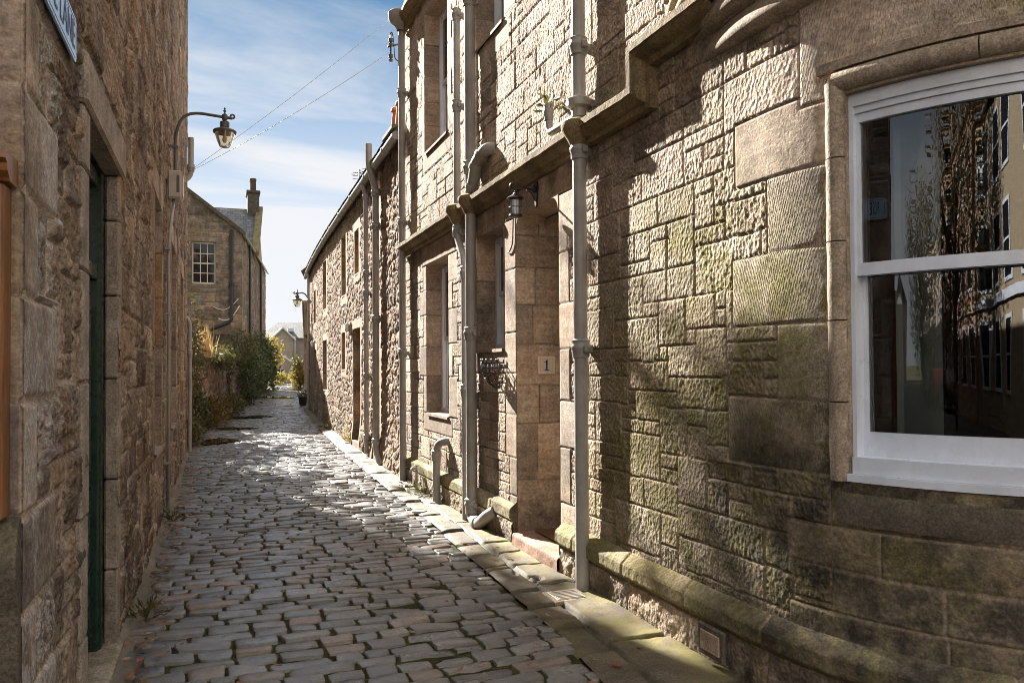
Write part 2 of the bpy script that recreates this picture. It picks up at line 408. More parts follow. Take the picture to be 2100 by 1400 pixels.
def slate_mat(name, rot, c0=(.07,.072,.075), c1=(.15,.15,.15)):
    m, t = newmat(name); p = t.pos()
    b = t.n('ShaderNodeTexBrick', {'offset': .5}, Vector=t.mapping(p, (1, 1, 1), rot), Color1=c0, Color2=c1, Mortar=(.03, .03, .03), Scale=1., Mortar_Size=.012, Brick_Width=.26, Row_Height=.17)
    n = t.rng(t.noise(p, 3, 6, .6), .3, .7, .6, 1.35)
    c = t.mix(1., b.outputs[0], t.n('ShaderNodeCombineColor', None, Red=n, Green=n, Blue=n).outputs[0], 'MULTIPLY')
    c = t.mix(t.rng(t.noise(p, 1.2, 5), .5, .7, 0, .6), c, (.17, .15, .075))
    t.out(t.pbr(c, .6, t.bump(b.outputs[1], .5, -.02), .4)); return m
M_SLATE_F = slate_mat("slate_front_slope", (radians(90), 0, 0))
M_SLATE_S = slate_mat("slate_side_slope", (radians(90), 0, radians(90)))

def glass_mat(name, wav=0., tint=(.9, .95, 1.), base=.07):
    m, t = newmat(name); p = t.pos()
    nrm = None
    if wav > 0:
        h = t.math('ADD', t.noise(t.mapping(p, (9, 9, .4)), 1.1, 1.5, .4), t.math('MULTIPLY', t.noise(t.mapping(p, (2.2, 2.2, .5)), 1., 2), 1.2))
        nrm = t.bump(h, wav, .02)
    fr = t.n('ShaderNodeFresnel', None, IOR=1.5)
    if nrm is not None: t.put(fr.inputs['Normal'], nrm)
    f = t.math('ADD', t.math('MULTIPLY', fr.outputs[0], 1.6), base, True)
    gl = t.n('ShaderNodeBsdfGlossy', None, Color=(.95, .97, 1.), Roughness=.0)
    if nrm is not None: t.put(gl.inputs['Normal'], nrm)
    tr = t.n('ShaderNodeBsdfTransparent', None, Color=tint)
    t.out(t.n('ShaderNodeMixShader', None, i0=f, i1=tr.outputs[0], i2=gl.outputs[0]).outputs[0]); return m
M_GLASS = glass_mat("old_wavy_window_glass", .09, (.82, .86, .86), .035)
M_CLEAR = glass_mat("clear_lantern_glass", 0., (.93, .95, .97), .03)
M_LAMPGLASS = glass_mat("pale_lamp_glass", 0., (.86, .80, .66), .04)
def darkpane():
    m, t = newmat("dark_window_glass"); p = t.pos()
    nrm = t.bump(t.noise(p, 2.3, 2), .06, .03)
    t.out(t.pbr((.012, .013, .016), .04, nrm, .6)); return m
M_PANE = darkpane()

def leaf_mat(name, cols, rough=.55, trans=.25):
    m, t = newmat(name); R, G, B = t.attr('tint'); k = len(cols)-1
    c = t.ramp(R, [(i/k, q) for i, q in enumerate(cols)])
    a = t.pbr(c, rough, None, .35)
    b = t.n('ShaderNodeBsdfTranslucent', None, Color=c).outputs[0]
    t.out(t.n('ShaderNodeMixShader', None, i0=trans, i1=a, i2=b).outputs[0]); return m
M_LEAF_D = leaf_mat("dark_evergreen_leaf", [(.03,.05,.018), (.07,.095,.03), (.045,.07,.026), (.12,.13,.05), (.09,.075,.03)])
M_LEAF_M = leaf_mat("mixed_weed_leaf", [(.05,.07,.02), (.10,.115,.03), (.16,.12,.05), (.07,.085,.03), (.20,.13,.06)])
M_LEAF_Y = leaf_mat("yellow_autumn_leaf", [(.22,.19,.035), (.34,.26,.05), (.16,.17,.035), (.30,.18,.05)], trans=.4)
M_LEAF_B = leaf_mat("bronze_autumn_leaf", [(.08,.06,.016), (.15,.09,.02), (.10,.085,.02), (.20,.11,.03)])
M_STRAW = leaf_mat("straw_grass", [(.34,.22,.09), (.42,.29,.13), (.24,.17,.07)])
M_LITTER = leaf_mat("dead_leaf", [(.18,.075,.03), (.26,.13,.05), (.12,.075,.04), (.32,.24,.14), (.22,.04,.03)], trans=.1)
M_PETAL = leaf_mat("pink_petal", [(.45,.10,.18), (.5,.2,.22)])
M_BARK = plain_stone("bark", [(.05,.04,.03), (.09,.07,.05), (.13,.10,.075)], .8)

def cobble_mat():
    m, t = newmat("worn_whin_cobble"); p = t.pos(); R, G, B = t.attr('tint')
    col = t.ramp(R, [(0, (.07,.07,.074)), (.3, (.135,.131,.129)), (.55, (.095,.094,.095)), (.74, (.165,.153,.143)), (.88, (.14,.108,.088)), (1., (.19,.128,.094))])
    n = t.rng(t.noise(p, 9, 6, .65), .3, .7, .65, 1.35); f = t.rng(t.noise(p, 90, 6, .7), .3, .7, .6, 1.35)
    mm = t.math('MULTIPLY', n, f)
    col = t.mix(1., col, t.n('ShaderNodeCombineColor', None, Red=mm, Green=mm, Blue=mm).outputs[0], 'MULTIPLY')
    col = t.mix(t.rng(t.noise(p, 38, 7, .75), .58, .68, 0, .8), col, (.025, .023, .018))
    dirt = t.math('MULTIPLY', G, t.rng(t.noise(p, 22, 5), .35, .6, .35, 1), True)
    col = t.mix(dirt, col, (.075, .066, .032))
    r = t.math('ADD', t.rng(t.noise(p, 5, 5, .6), .3, .7, .20, .40), t.math('MULTIPLY', B, .14))
    wet = t.math('MULTIPLY', t.rng(t.noise(t.mapping(p, (.5, 1.3, 1)), .9, 4, .55), .44, .60, 0, 1), t.rng(t.n('ShaderNodeSeparateXYZ', None, Vector=p).outputs[1], 12, 20, .12, 1.))
    r = t.math('SUBTRACT', r, t.math('MULTIPLY', wet, .20)); r = t.math('MAXIMUM', r, .07)
    h = t.math('ADD', t.noise(p, 55, 6, .65), t.math('MULTIPLY', t.noise(p, 17, 4), 1.2))
    t.out(t.pbr(col, r, t.bump(h, .32, .007), .6)); return m
M_COBBLE = cobble_mat()
def bed_mat():
    m, t = newmat("mossy_joint_earth"); p = t.pos()
    c = t.ramp(t.noise(p, 12, 7, .65), [(.3, (.022, .02, .012)), (.48, (.043, .041, .016)), (.6, (.075, .073, .02)), (.75, (.075, .06, .036))])
    t.out(t.pbr(c, .95, t.bump(t.noise(p, 70, 6, .7), 1., .015), .15)); return m
M_BED = bed_mat()
def flag_mat():
    m, t = newmat("flagstone"); p = t.pos(); R, G, B = t.attr('tint'); wa, wd, wp = t.attr('wear')
    c = t.ramp(R, [(0, (.085,.067,.046)), (.35, (.13,.102,.07)), (.7, (.07,.057,.041)), (1, (.115,.083,.06))])
    n = t.rng(t.noise(p, 5, 8, .65), .3, .7, .55, 1.35); f = t.rng(t.noise(p, 80, 6, .75), .33, .67, .55, 1.4)
    mm = t.math('MULTIPLY', n, f); c = t.mix(1., c, t.n('ShaderNodeCombineColor', None, Red=mm, Green=mm, Blue=mm).outputs[0], 'MULTIPLY')
    c = t.mix(t.math('MULTIPLY', wa, t.rng(t.noise(p, 4, 7, .65), .38, .58, 0, .75)), c, (.21, .185, .05))
    c = t.mix(t.math('MULTIPLY', G, t.rng(t.noise(p, 30, 4), .3, .6, .6, 1)), c, (.045, .042, .024))
    c = t.mix(t.rng(t.noise(p, 33, 7, .75), .62, .7, 0, .6), c, (.08, .07, .055))
    h = t.math('ADD', t.noise(p, 60, 6, .7), t.noise(p, 11, 4))
    t.out(t.pbr(c, .72, t.bump(h, .4, .01), .3)); return m
M_FLAG = flag_mat()
def puddle_mat():
    m, t = newmat("standing_water"); p = t.pos()
    t.out(t.pbr((.035, .028, .018), .02, t.bump(t.noise(p, 9, 2), .01, .01), .6)); return m
M_WATER = puddle_mat()
def ground_mat(name, a, b, c):
    m, t = newmat(name); p = t.pos()
    col = t.ramp(t.noise(p, 1.3, 9, .7), [(.3, a), (.5, b), (.7, c)])
    t.out(t.pbr(col, .95, t.bump(t.noise(p, 30, 6, .7), .8, .03), .2)); return m
M_GROUND = ground_mat("earth_and_turf", (.05,.055,.02), (.085,.08,.035), (.12,.09,.055))
M_ASPHALT = ground_mat("street_asphalt", (.042,.042,.043), (.055,.054,.053), (.07,.068,.065))
M_CONC = ground_mat("gutter_concrete", (.13,.115,.09), (.19,.165,.13), (.25,.22,.175))

# ------------------------------------------------------------------ ground, lane
def GZ(y):
    y = np.asarray(y, float)
    return np.where(y < 10, 0, np.where(y < 20, .0006*(y-10)**2, .06+.012*(y-20)))
XLp = ([0, 13, 15.5, 17, 21, 27, 34, 40, 47, 59, 80], [-.33, -.36, -.40, -.45, -.17, .5, 1.25, 1.85, 2.6, 4.3, 7])
XRp = ([0, 3.66, 4.7, 6, 7.6, 10.2, 12.8, 16.4, 20.6, 26.2, 30, 35.5, 45, 59, 80], [1.83, 1.83, 1.92, 1.97, 2.04, 2.09, 2.16, 2.27, 2.40, 2.7, 2.95, 3.5, 4.6, 6.3, 9])
XL = lambda y: np.interp(y, *XLp)
XR = lambda y: np.interp(y, *XRp)
def H2(y): return 2.56+.015*(y-11.2)+5e-5*np.maximum(0, y-11.2)**3
C_BAY = (4.23, 3.28); R_BAY = 1.70; WX = 2.53; YN = 11.2

def camber(x, y):       # small undulations of the old lane
    return .02*fbm(x*.7+3, y*.45, 71, 2)+.008*fbm(x*2.5, y*2, 72, 2)
# big ground sheet following the lane's slope
ys = np.concatenate([np.linspace(-400, -20, 12), np.linspace(-15, 70, 86), np.linspace(90, 2500, 14)])
xs = np.concatenate([np.linspace(-1800, -60, 9), np.linspace(-40, 40, 21), np.linspace(60, 1800, 9)])
Y, X = np.meshgrid(ys, xs, indexing='ij')
Zg = np.minimum(GZ(Y), .6) - .07
P = np.stack([X, Y, Zg], -1); Nn = np.zeros_like(P); Nn[..., 2] = 1
tag(relief('ground', P, Nn, np.zeros(X.shape), M_GROUND), 'dull earth and turf around the lane', 'ground', kind='structure')

ys = np.concatenate([np.arange(1.2, 14, .03), np.arange(14, 62, .12)]); us = np.linspace(0, 1, 70)
Y, U = np.meshgrid(ys, us, indexing='ij')
x0 = np.where(Y < 15.8, -.36, XL(Y)-.35); x1 = XR(Y)+.12
X = x0+(x1-x0)*U
h = .006*fbm(X*9, Y*9, 3)+.004*fbm(X*40, Y*40, 5)+.6*camber(X, Y)
P = np.stack([X, Y, GZ(Y)-.013], -1); Nn = np.zeros_like(P); Nn[..., 2] = 1
tag(relief('lane_bed', P, Nn, h, M_BED), 'mossy earth filling the joints of the cobbled lane', 'road', kind='structure')

def cobbles():
    rs = np.random.RandomState(5)
    cx, cy, hw, hd, yaw, tn, hgt = [], [], [], [], [], [], []
    y = 1.5
    while y < 59:
        far = y > 30
        pitch = rs.uniform(.112, .155)*(1.0 if not far else 1.15)
        a, b = float(XL(y)), float(XR(y))
        x = a - rs.uniform(0, .2)
        while x < b-.03:
            L = rs.choice([rs.uniform(.13, .19), rs.uniform(.19, .28), rs.uniform(.26, .36)], p=[.2, .5, .3])*(1. if not far else 1.15)
            if x+L > b+.06: L = b+.03-x
            if L < .08: break
            cx.append(x+L/2); hw.append(L/2-rs.uniform(.004, .010)); hd.append(pitch/2-rs.uniform(.005, .011)+rs.uniform(-.005, .003))
            cy.append(y+.012*sin(x*3+y*.7)+rs.uniform(-.010, .010)+.012*(x-1)*sin(y*.35))
            yaw.append(rs.normal(0, .026)+.015*sin(y*.5+x)); hgt.append(rs.normal(0, .0045))
            tn.append(rs.uniform(0, .74) if rs.rand() < .84 else rs.uniform(.8, 1)); x += L
        y += pitch
    return map(np.array, (cx, cy, hw, hd, yaw, tn, hgt))
cx, cy, hw, hd, yaw, tn, hgt = cobbles()
nu, nv = 11, 7
uu = np.array([-1, -.985, -.93, -.7, -.35, 0, .35, .7, .93, .985, 1.]); vv = np.array([-1, -.97, -.88, 0, .88, .97, 1.])
Ug, Vg = np.meshgrid(uu, vv, indexing='ij')
rsq = np.random.RandomState(8)
n = len(cx)
skirt = (np.abs(Ug) >= .999) | (np.abs(Vg) >= .999)
sup = np.maximum(0, 1-np.abs(Ug)**10)*np.maximum(0, 1-np.abs(Vg)**8)
corner = 1-.07*(np.abs(Ug)**4*np.abs(Vg)**4)
tap = rsq.uniform(-.10, .10, (n, 1, 1)); tap2 = rsq.uniform(-.05, .05, (n, 1, 1))
lx = Ug[None]*corner*hw[:, None, None]*(1+tap2*Vg[None]); ly = Vg[None]*corner*hd[:, None, None]*(1+tap*Ug[None])
X = cx[:, None, None]+lx*np.cos(yaw)[:, None, None]-ly*np.sin(yaw)[:, None, None]
Y = cy[:, None, None]+lx*np.sin(yaw)[:, None, None]+ly*np.cos(yaw)[:, None, None]
wob = .014
X = X+wob*fbm(X*11, Y*11, 21, 2)*.8; Y = Y+wob*fbm(X*13+50, Y*13, 22, 2)*.8
tl1 = rsq.normal(0, .03, (n, 1, 1)); tl2 = rsq.normal(0, .055, (n, 1, 1))
dome = rsq.uniform(.002, .007, (n, 1, 1))
Z = GZ(Y)+camber(X, Y)*.6+hgt[:, None, None]+dome*sup[None]+lx*tl1+ly*tl2+.003*fbm(X*30, Y*30, 31, 3)
Z = np.where(skirt[None], Z-.045, Z)
co = np.stack([X, Y, Z], -1).reshape(-1, 3)
i = np.arange(nu*nv).reshape(nu, nv)
q = np.stack([i[:-1, :-1], i[1:, :-1], i[1:, 1:], i[:-1, 1:]], -1).reshape(-1, 4)
Q = (q[None]+(np.arange(n)*nu*nv)[:, None, None]).reshape(-1, 4)
edge = np.clip((np.maximum(np.abs(Ug)**6, np.abs(Vg)**5)-.55)*2, 0, 1)
at = np.zeros((n, nu, nv, 4)); at[..., 0] = tn[:, None, None]; at[..., 1] = edge[None]; at[..., 2] = rsq.rand(n, 1, 1); at[..., 3] = 1
tag(fastmesh('cobbled_lane', co, Q, M_COBBLE, None, True, {'tint': at.reshape(-1, 4)}), 'worn grey and brown cobbles laid in rows across the lane', 'road', kind='structure')

# puddles
def blob_puddle(x, y, rx, ry, seed, label):
    r = np.random.RandomState(seed); k = 40; pts = []
    for j in range(k):
        a = 2*pi*j/k; rr = 1+.22*sin(2*a+seed)+.15*sin(3*a+seed*2)+.10*sin(5*a+1.3*seed)+.05*r.normal()
        pts.append((x+rx*rr*cos(a), y+ry*rr*sin(a), float(GZ(y))+.021))
    m = MB(); m.add([(x, y, float(GZ(y))+.021)]+pts, [[0, j+1, (j+1) % k+1] for j in range(k)])
    tag(m.build('puddle', M_WATER), label, 'puddle', 'puddles on the cobbles', 'structure')
blob_puddle(.02, 18.3, .30, .85, 1, 'largest brown puddle on the cobbles by the lane left edge')
blob_puddle(.45, 21.5, .55, .35, 4, 'long thin puddle just beyond the largest brown puddle')
blob_puddle(1.0, 25.6, .6, .6, 6, 'bright wet patch across the middle of the lane')
blob_puddle(2.6, 38.5, .75, 1.3, 9, 'bright puddle at the far end of the cobbled lane')

# gutter channel along the left house
ys = np.arange(1.2, 16.6, .03); us = np.linspace(0, 1, 12)
Y, U = np.meshgrid(ys, us, indexing='ij'); X = -.535+.21*U
h = .05*(1-sstep(.0, .32, U))-.012*np.exp(-((U-.62)/.22)**2)+.006*fbm(X*20, Y*9, 41)
P = np.stack([X, Y, GZ(Y)+.0*X], -1); Nn = np.zeros_like(P); Nn[..., 2] = 1
tag(relief('gutter_channel', P, Nn, h-.004, M_CONC), 'shallow concrete gutter at the foot of the left house', 'gutter', kind='structure')

# ------------------------------------------------------------------ stone layouts
def pack(S, Z, cw, ch, sizes, seed):
    """fill a grid with random rectangles: snecked rubble. returns per-cell rect id and rect bounds"""
    rs = np.random.RandomState(seed); ns, nz = int(math.ceil(S/cw)), int(math.ceil(Z/ch))
    g = -np.ones((ns, nz), int); rects = []
    for j in range(nz):
        for i in range(ns):
            if g[i, j] >= 0: continue
            for k in rs.permutation(len(sizes)):
                a, b, p = sizes[k]
                if rs.rand() > p: continue
                a2, b2 = min(a, ns-i), min(b, nz-j)
                if (g[i:i+a2, j:j+b2] < 0).all():
                    break
            else:
                a2, b2 = 1, 1
                while i+a2 < ns and g[i+a2, j] < 0 and a2 < 3: a2 += 1
            g[i:i+a2, j:j+b2] = len(rects); rects.append((i*cw, (i+a2)*cw, j*ch, (j+b2)*ch))
    return g, np.array(rects)

def stonework(S, Zm, s0, z0, Sl, Zl, cw, ch, sizes, seed, dressed, openings, wob=.006, jw=.007, jd=.012, rock=.010, pits=.006, curve=1.0, bulge=.005, pil=.012, tilt=.02):
    """heights, tint, keep for a wall in (s,z)"""
    g, rects = pack(Sl, Zl, cw, ch, sizes, seed)
    sp = S-s0+wob*fbm(S*6, Zm*6, seed+1, 3); zp = Zm-z0+wob*fbm(S*6+31, Zm*6, seed+2, 3)
    gi = np.clip((sp/cw).astype(int), 0, g.shape[0]-1); gj = np.clip((zp/ch).astype(int), 0, g.shape[1]-1)
    idd = g[gi, gj]; rc = rects[idd]
    d = np.minimum(np.minimum(sp-rc[..., 0], rc[..., 1]-sp), np.minimum(zp-rc[..., 2], rc[..., 3]-zp))
    rs = np.random.RandomState(seed+5); nr = len(rects)
    tone = rs.rand(nr)[idd]; off = rs.normal(0, bulge, nr)[idd]; typ = np.zeros(S.shape)
    ta = rs.normal(0, tilt, nr)[idd]; tb = rs.normal(0, tilt, nr)[idd]; rough = rs.choice([.3, .6, .85, 1.05], nr)[idd]
    off = off+ta*(sp-(rc[..., 0]+rc[..., 1])/2)+tb*(zp-(rc[..., 2]+rc[..., 3])/2)
    inopen = lambda s, z: any(a < s < b and c < z < e for a, b, c, e in openings)
    for (a, b, c, e, ty, tn_) in dressed:
        inside = (S > a) & (S < b) & (Zm > c) & (Zm < e)
        A, B_, C, E_ = a, b, c, e
        if inopen(a-.02, (c+e)/2): A -= .2
        if inopen(b+.02, (c+e)/2): B_ += .2
        if inopen((a+b)/2, c-.02): C -= .2
        if inopen((a+b)/2, e+.02): E_ += .2
        dr = np.minimum(np.minimum(S-A, B_-S), np.minimum(Zm-C, E_-Zm))
        dout = np.maximum(np.maximum(a-S, S-b), np.maximum(c-Zm, Zm-e))
        d = np.where(inside, dr, np.minimum(d, np.maximum(dout, 0)))
        tone = np.where(inside, tn_, tone); typ = np.where(inside, ty, typ); off = np.where(inside, .0012, off)
    j = 1-sstep(jw*.4, jw*1.5, d)
    rk = (1-typ)
    f1, f2, _ = worley(S*36, Zm*25*curve+S*9, seed+9, .75)
    hh = off + rk*rough*(rock*fbm(S*7, Zm*7, seed+3, 4)+.55*rock*fbm(S*26, Zm*26, seed+4, 3)) - rk*rough*pits*np.clip(1.1-f1*1.6, 0, 1)
    hh += typ*(.0012*fbm(S*12, Zm*12, seed+6, 3))
    # pillow the edges of rough stones, recess the joints
    hh = hh*sstep(0, pil*2.5, d)-j*jd*(1-.3*typ) - rk*pil*.5*(1-sstep(0, pil*3, d))
    tint = np.stack([tone, j, typ, 1.*(np.abs(typ-.999) > 2e-4)], -1)
    return hh, tint, d
def keepmask(s, z, openings):
    sc, zc_ = (s[:-1]+s[1:])/2, (z[:-1]+z[1:])/2; k = np.ones((len(sc), len(zc_)), bool)
    for a, b, c, e in openings:
        k &= ~(((sc > a) & (sc < b))[:, None] & ((zc_ > c) & (zc_ < e))[None])
    return k
def snap(arr, vals):
    arr = arr.copy()
    for v in vals:
        if arr[0] < v < arr[-1]: arr[np.argmin(np.abs(arr-v))] = v
    return arr
def stepgrid(segs):
    out = []
    for a, b, st0, st1 in segs:
        x = a
        while x < b-1e-6:
            out.append(x); x += st0+(st1-st0)*(x-a)/(b-a)
    out.append(segs[-1][1]); return np.array(out)

# ------------------------------------------------------------------ corner house (right, number 1)
house = thing('corner_house', 'tall pinkish sandstone house with bowed corner window, mossy string course and door niche', 'house', (2.53, 6, 0))
def YS(y): return YN-y
W1 = (8.95, 9.97, 1.03, 2.92); W1U = (8.95, 10.02, 4.37, 6.19); W2 = (7.04, 7.86, 1.78, 2.94); W2U = (7.0, 7.86, 4.88, 7.2); DOOR = (5.75, 6.70, 0.0, 2.96)
BAYP = (radians(17.3), radians(72.7)); BZ = (1.09, 2.80)
sB0 = YN-C_BAY[1]; sB = lambda ph: sB0+R_BAY*ph
opn = [(YS(b), YS(a), c, d) for a, b, c, d in (W1, W1U, W2, W2U, DOOR)]
opn[4] = (opn[4][0], opn[4][1], -.2, 2.96)
opn.append((sB(BAYP[0]), sB(BAYP[1]), *BZ))
dr = []
rsd = np.random.RandomState(77)
def margins(w_, zs, wide=(.18, .36), sides=(True, True), start=0, ty=1.):
    a, b, c, d = w_
    for k in range(len(zs)-1):
        wd = wide[(k+start) % 2]
        if sides[0]: dr.append((YS(b)-wd, YS(b), zs[k], zs[k+1], ty, .45+.4*rsd.rand()))
        wd = wide[(k+start+1) % 2]
        if sides[1]: dr.append((YS(a), YS(a)+wd, zs[k], zs[k+1], ty, .45+.4*rsd.rand()))
margins(W1, [1.03, 1.50, 1.88, 2.28, 2.60, 2.92]); dr.append((YS(10.2), YS(8.72), 2.92, 3.18, 1., .6)); dr.append((YS(10.15), YS(8.8), .80, 1.03, 1., .7))
margins(W1U, [4.37, 4.75, 5.05, 5.40, 5.80, 6.19]); dr.append((YS(10.2), YS(8.72), 6.19, 6.45, 1., .55)); dr.append((YS(10.15), YS(8.8), 4.12, 4.37, 1., .65))
margins(W2, [1.78, 2.16, 2.5, 2.94], (.14, .30), (True, False)); dr.append((YS(8.1), YS(7.0), 2.94, 3.18, 1., .5))
dr.append((YS(7.95), YS(7.0), 1.55, 1.78, 1., .35))
for a, b, t_ in [(-.2, .44, .5), (.44, .78, .7), (.78, 1.17, .6), (1.17, 1.55, .8), (1.55, 1.92, .55), (1.92, 2.5, .75), (2.5, 2.96, .65)]:
    dr.append((YS(7.02 if a > 1.5 else (7.0 if int(a*10) % 2 else 6.9)), YS(6.70), a, b, 1., t_))
margins(DOOR, [.12, .55, .98, 1.34, 1.74, 2.1, 2.5, 2.96], (.2, .36), (False, True), 0)
dr.append((YS(7.0), YS(5.38), 2.96, 3.18, 1., .62))
margins(W2U, [4.88, 5.25, 5.6, 5.95, 6.4], (.18, .33)); dr.append((YS(8.05), YS(6.85), 4.66, 4.88, 1., .5))
zz = [1.11, 1.44, 1.80, 2.15, 2.52, 2.85, 3.30]
lefts = [3.55, 3.16, 3.50, 3.22, 3.47, 3.0]
for k in range(6):
    if k < 5: dr.append((YS(lefts[k]), sB(BAYP[0]), zz[k], zz[k+1], (.999, 1., .999, .999, 1., .999)[k], [.15, .5, .45, .35, .55, .5][k]))
dr.append((YS(lefts[5]), sB(radians(90)), 2.80, 3.36, .999, .52))
dr.append((sB(BAYP[1]), sB(radians(88)), 1.09, 1.9, 1., .4)); dr.append((sB(BAYP[1]), sB(radians(80)), 1.9, 2.8, 1., .6))
# long courses under the bow window
r9 = np.random.RandomState(3)
zc0 = [.33, .50, .69, .88, 1.09]
for k in range(4):
    s_ = sB(radians(6+8*(k % 2)))
    while s_ < sB(radians(90)):
        l_ = r9.uniform(.45, .95) if k < 3 else 3.0
        dr.append((s_, min(s_+l_, sB(radians(90))), zc0[k], zc0[k+1], .75, r9.uniform(0, .5))); s_ += l_
s = stepgrid([(0, 4, .022, .017), (4, 6.3, .017, .0085), (6.3, sB(radians(45)), .0082, .0085), (sB(radians(45)), sB(radians(90)), .02, .03), (sB(radians(90)), sB(radians(90))+3.5, .05, .08)])
z = stepgrid([(-.06, 3.9, .0098, .0098), (3.9, 8.6, .013, .04)])
s = snap(s, [v for o_ in opn for v in o_[:2]]); z = snap(z, [v for o_ in opn for v in o_[2:]])
S, Zm = np.meshgrid(s, z, indexing='ij')
SZ = [(3,2,.6),(4,2,.6),(3,3,.25),(4,3,.4),(5,3,.35),(2,1,.4),(3,1,.45),(1,1,.12),(2,2,.4),(5,2,.5),(6,3,.2),(4,1,.3)]
hh, tint, dd = stonework(S, Zm, -.3, -.3, 15, 9.2, .098, .092, SZ, 11, dr, opn, wob=.007, jw=.0046, jd=.012, rock=.0030, pits=.0064, bulge=.0018, pil=.0020, tilt=.006)
phi = np.clip((S-sB0)/R_BAY, 0, pi/2)
ext = np.maximum(0, S-sB0-R_BAY*pi/2)
PX = np.where(S < sB0, WX, C_BAY[0]-R_BAY*np.cos(phi)+ext); PY = np.where(S < sB0, YN-S, C_BAY[1]-R_BAY*np.sin(phi))
P = np.stack([PX, PY, Zm], -1); Nn = np.stack([-np.cos(phi), -np.sin(phi), np.zeros_like(phi)], -1)
# algae, soot with painted bay shade, pale weathering
yy = YN-S
near = sstep(5.6, 4.7, yy)
alg = near*np.clip(.85*sstep(.25, .5, Zm)*sstep(2.75, 1.9, Zm+.5*fbm(S*1.2, Zm*1.2, 5))+.25*fbm(S*1.7, Zm*1.7, 8), 0, 1)
alg *= .5+.5*sstep(-.25, .3, fbm(S*2.3, Zm*2.3, 15, 3))
alg = np.maximum(alg, .7*sstep(3.3, 2.9, yy)*sstep(2.75, 2.95, Zm)*sstep(-.4, .2, fbm(S*1.6, Zm*3, 9)))
alg = np.maximum(alg, .5*sstep(.55, .3, Zm)*sstep(-.2, .3, fbm(S*2, Zm*4, 19)))
dark = sstep(4.0, 3.2, yy)*sstep(1.7, .9, Zm)*1.35  # shade of the lower bay painted in, over its darker stone
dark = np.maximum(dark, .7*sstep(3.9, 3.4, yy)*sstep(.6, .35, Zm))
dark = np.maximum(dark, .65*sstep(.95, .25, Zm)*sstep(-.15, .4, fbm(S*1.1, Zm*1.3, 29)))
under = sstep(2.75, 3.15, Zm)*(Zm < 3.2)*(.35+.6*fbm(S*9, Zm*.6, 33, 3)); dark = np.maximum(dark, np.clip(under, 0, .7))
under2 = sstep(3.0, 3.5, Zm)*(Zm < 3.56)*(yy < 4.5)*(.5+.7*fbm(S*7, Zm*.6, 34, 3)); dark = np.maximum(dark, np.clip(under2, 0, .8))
pale = .9*sstep(3.1, 2.85, yy)*(yy > 2.5)*sstep(1.0, 1.3, Zm)*sstep(2.5, 2.1, Zm+.4*fbm(S*3, Zm*1.5, 44))
hsh = (tint[..., 0]*37.3) % 1.; hs2 = (tint[..., 0]*71.7) % 1.
alg = np.maximum(alg, .75*sstep(3.75, 3.45, yy)*sstep(2.65, 2.2, Zm)*(Zm > 1.05)*sstep(-.3, .25, fbm(S*2.2, Zm*1.6, 115)))
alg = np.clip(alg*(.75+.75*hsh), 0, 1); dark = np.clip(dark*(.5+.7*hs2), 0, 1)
wear = np.stack([alg, dark, np.clip(pale, 0, 1), np.ones(S.shape)], -1)
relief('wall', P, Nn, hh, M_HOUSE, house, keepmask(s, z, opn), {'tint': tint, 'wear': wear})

# reveals: dressed jambs facing the viewer, with soffits, sills and hidden near jambs
def jamb(parent, name, y, x0, x1, z0, z1, joints, tone, seed, vj=(), mat=None, dark_=0., facing=-1):
    a = np.linspace(x0, x1, max(6, int((x1-x0)/.012))); b = np.linspace(z0, z1, int((z1-z0)/.0125))
    A, B_ = np.meshgrid(a, b, indexing='ij')
    d = np.full(A.shape, 9.)
    for jz in joints: d = np.minimum(d, np.abs(B_-jz+.004*fbm(A*5, B_*3, seed, 2)))
    rs = np.random.RandomState(seed); js = [z0]+list(joints)+[z1]; tn_ = np.zeros(A.shape)
    for k in range(len(js)-1):
        sel = (B_ >= js[k]) & (B_ <= js[k+1]); tn_[sel] = np.clip(tone+rs.uniform(-.4, .4), 0, 1)
        if k < len(vj) and vj[k]: 
            xm = x0+(x1-x0)*vj[k]; d = np.where(sel, np.minimum(d, np.abs(A-xm)), d)
            tn_ = np.where(sel & (A > xm), np.clip(tn_+rs.uniform(-.2, .2), 0, 1), tn_)
    j = 1-sstep(.003, .009, d)
    P = np.stack([A, np.full(A.shape, y), B_], -1); Nn = np.zeros_like(P); Nn[..., 1] = facing
    t_ = np.stack([tn_, .15*j, np.full(A.shape, .98), np.ones(A.shape)], -1)
    dk = np.clip(sstep(.75, .15, B_)*.7+dark_*sstep(-.2, .5, fbm(A*3, B_*1.5, seed+3)), 0, 1)
    dk = np.maximum(dk, j)
    w_ = np.stack([.3*sstep(.6, .3, B_), dk, 0*A, 0*A+1], -1)
    return relief(name, P, Nn, -.009*j+.0015*fbm(A*14, B_*14, seed), mat or M_HOUSE, parent, None, {'tint': t_, 'wear': w_})
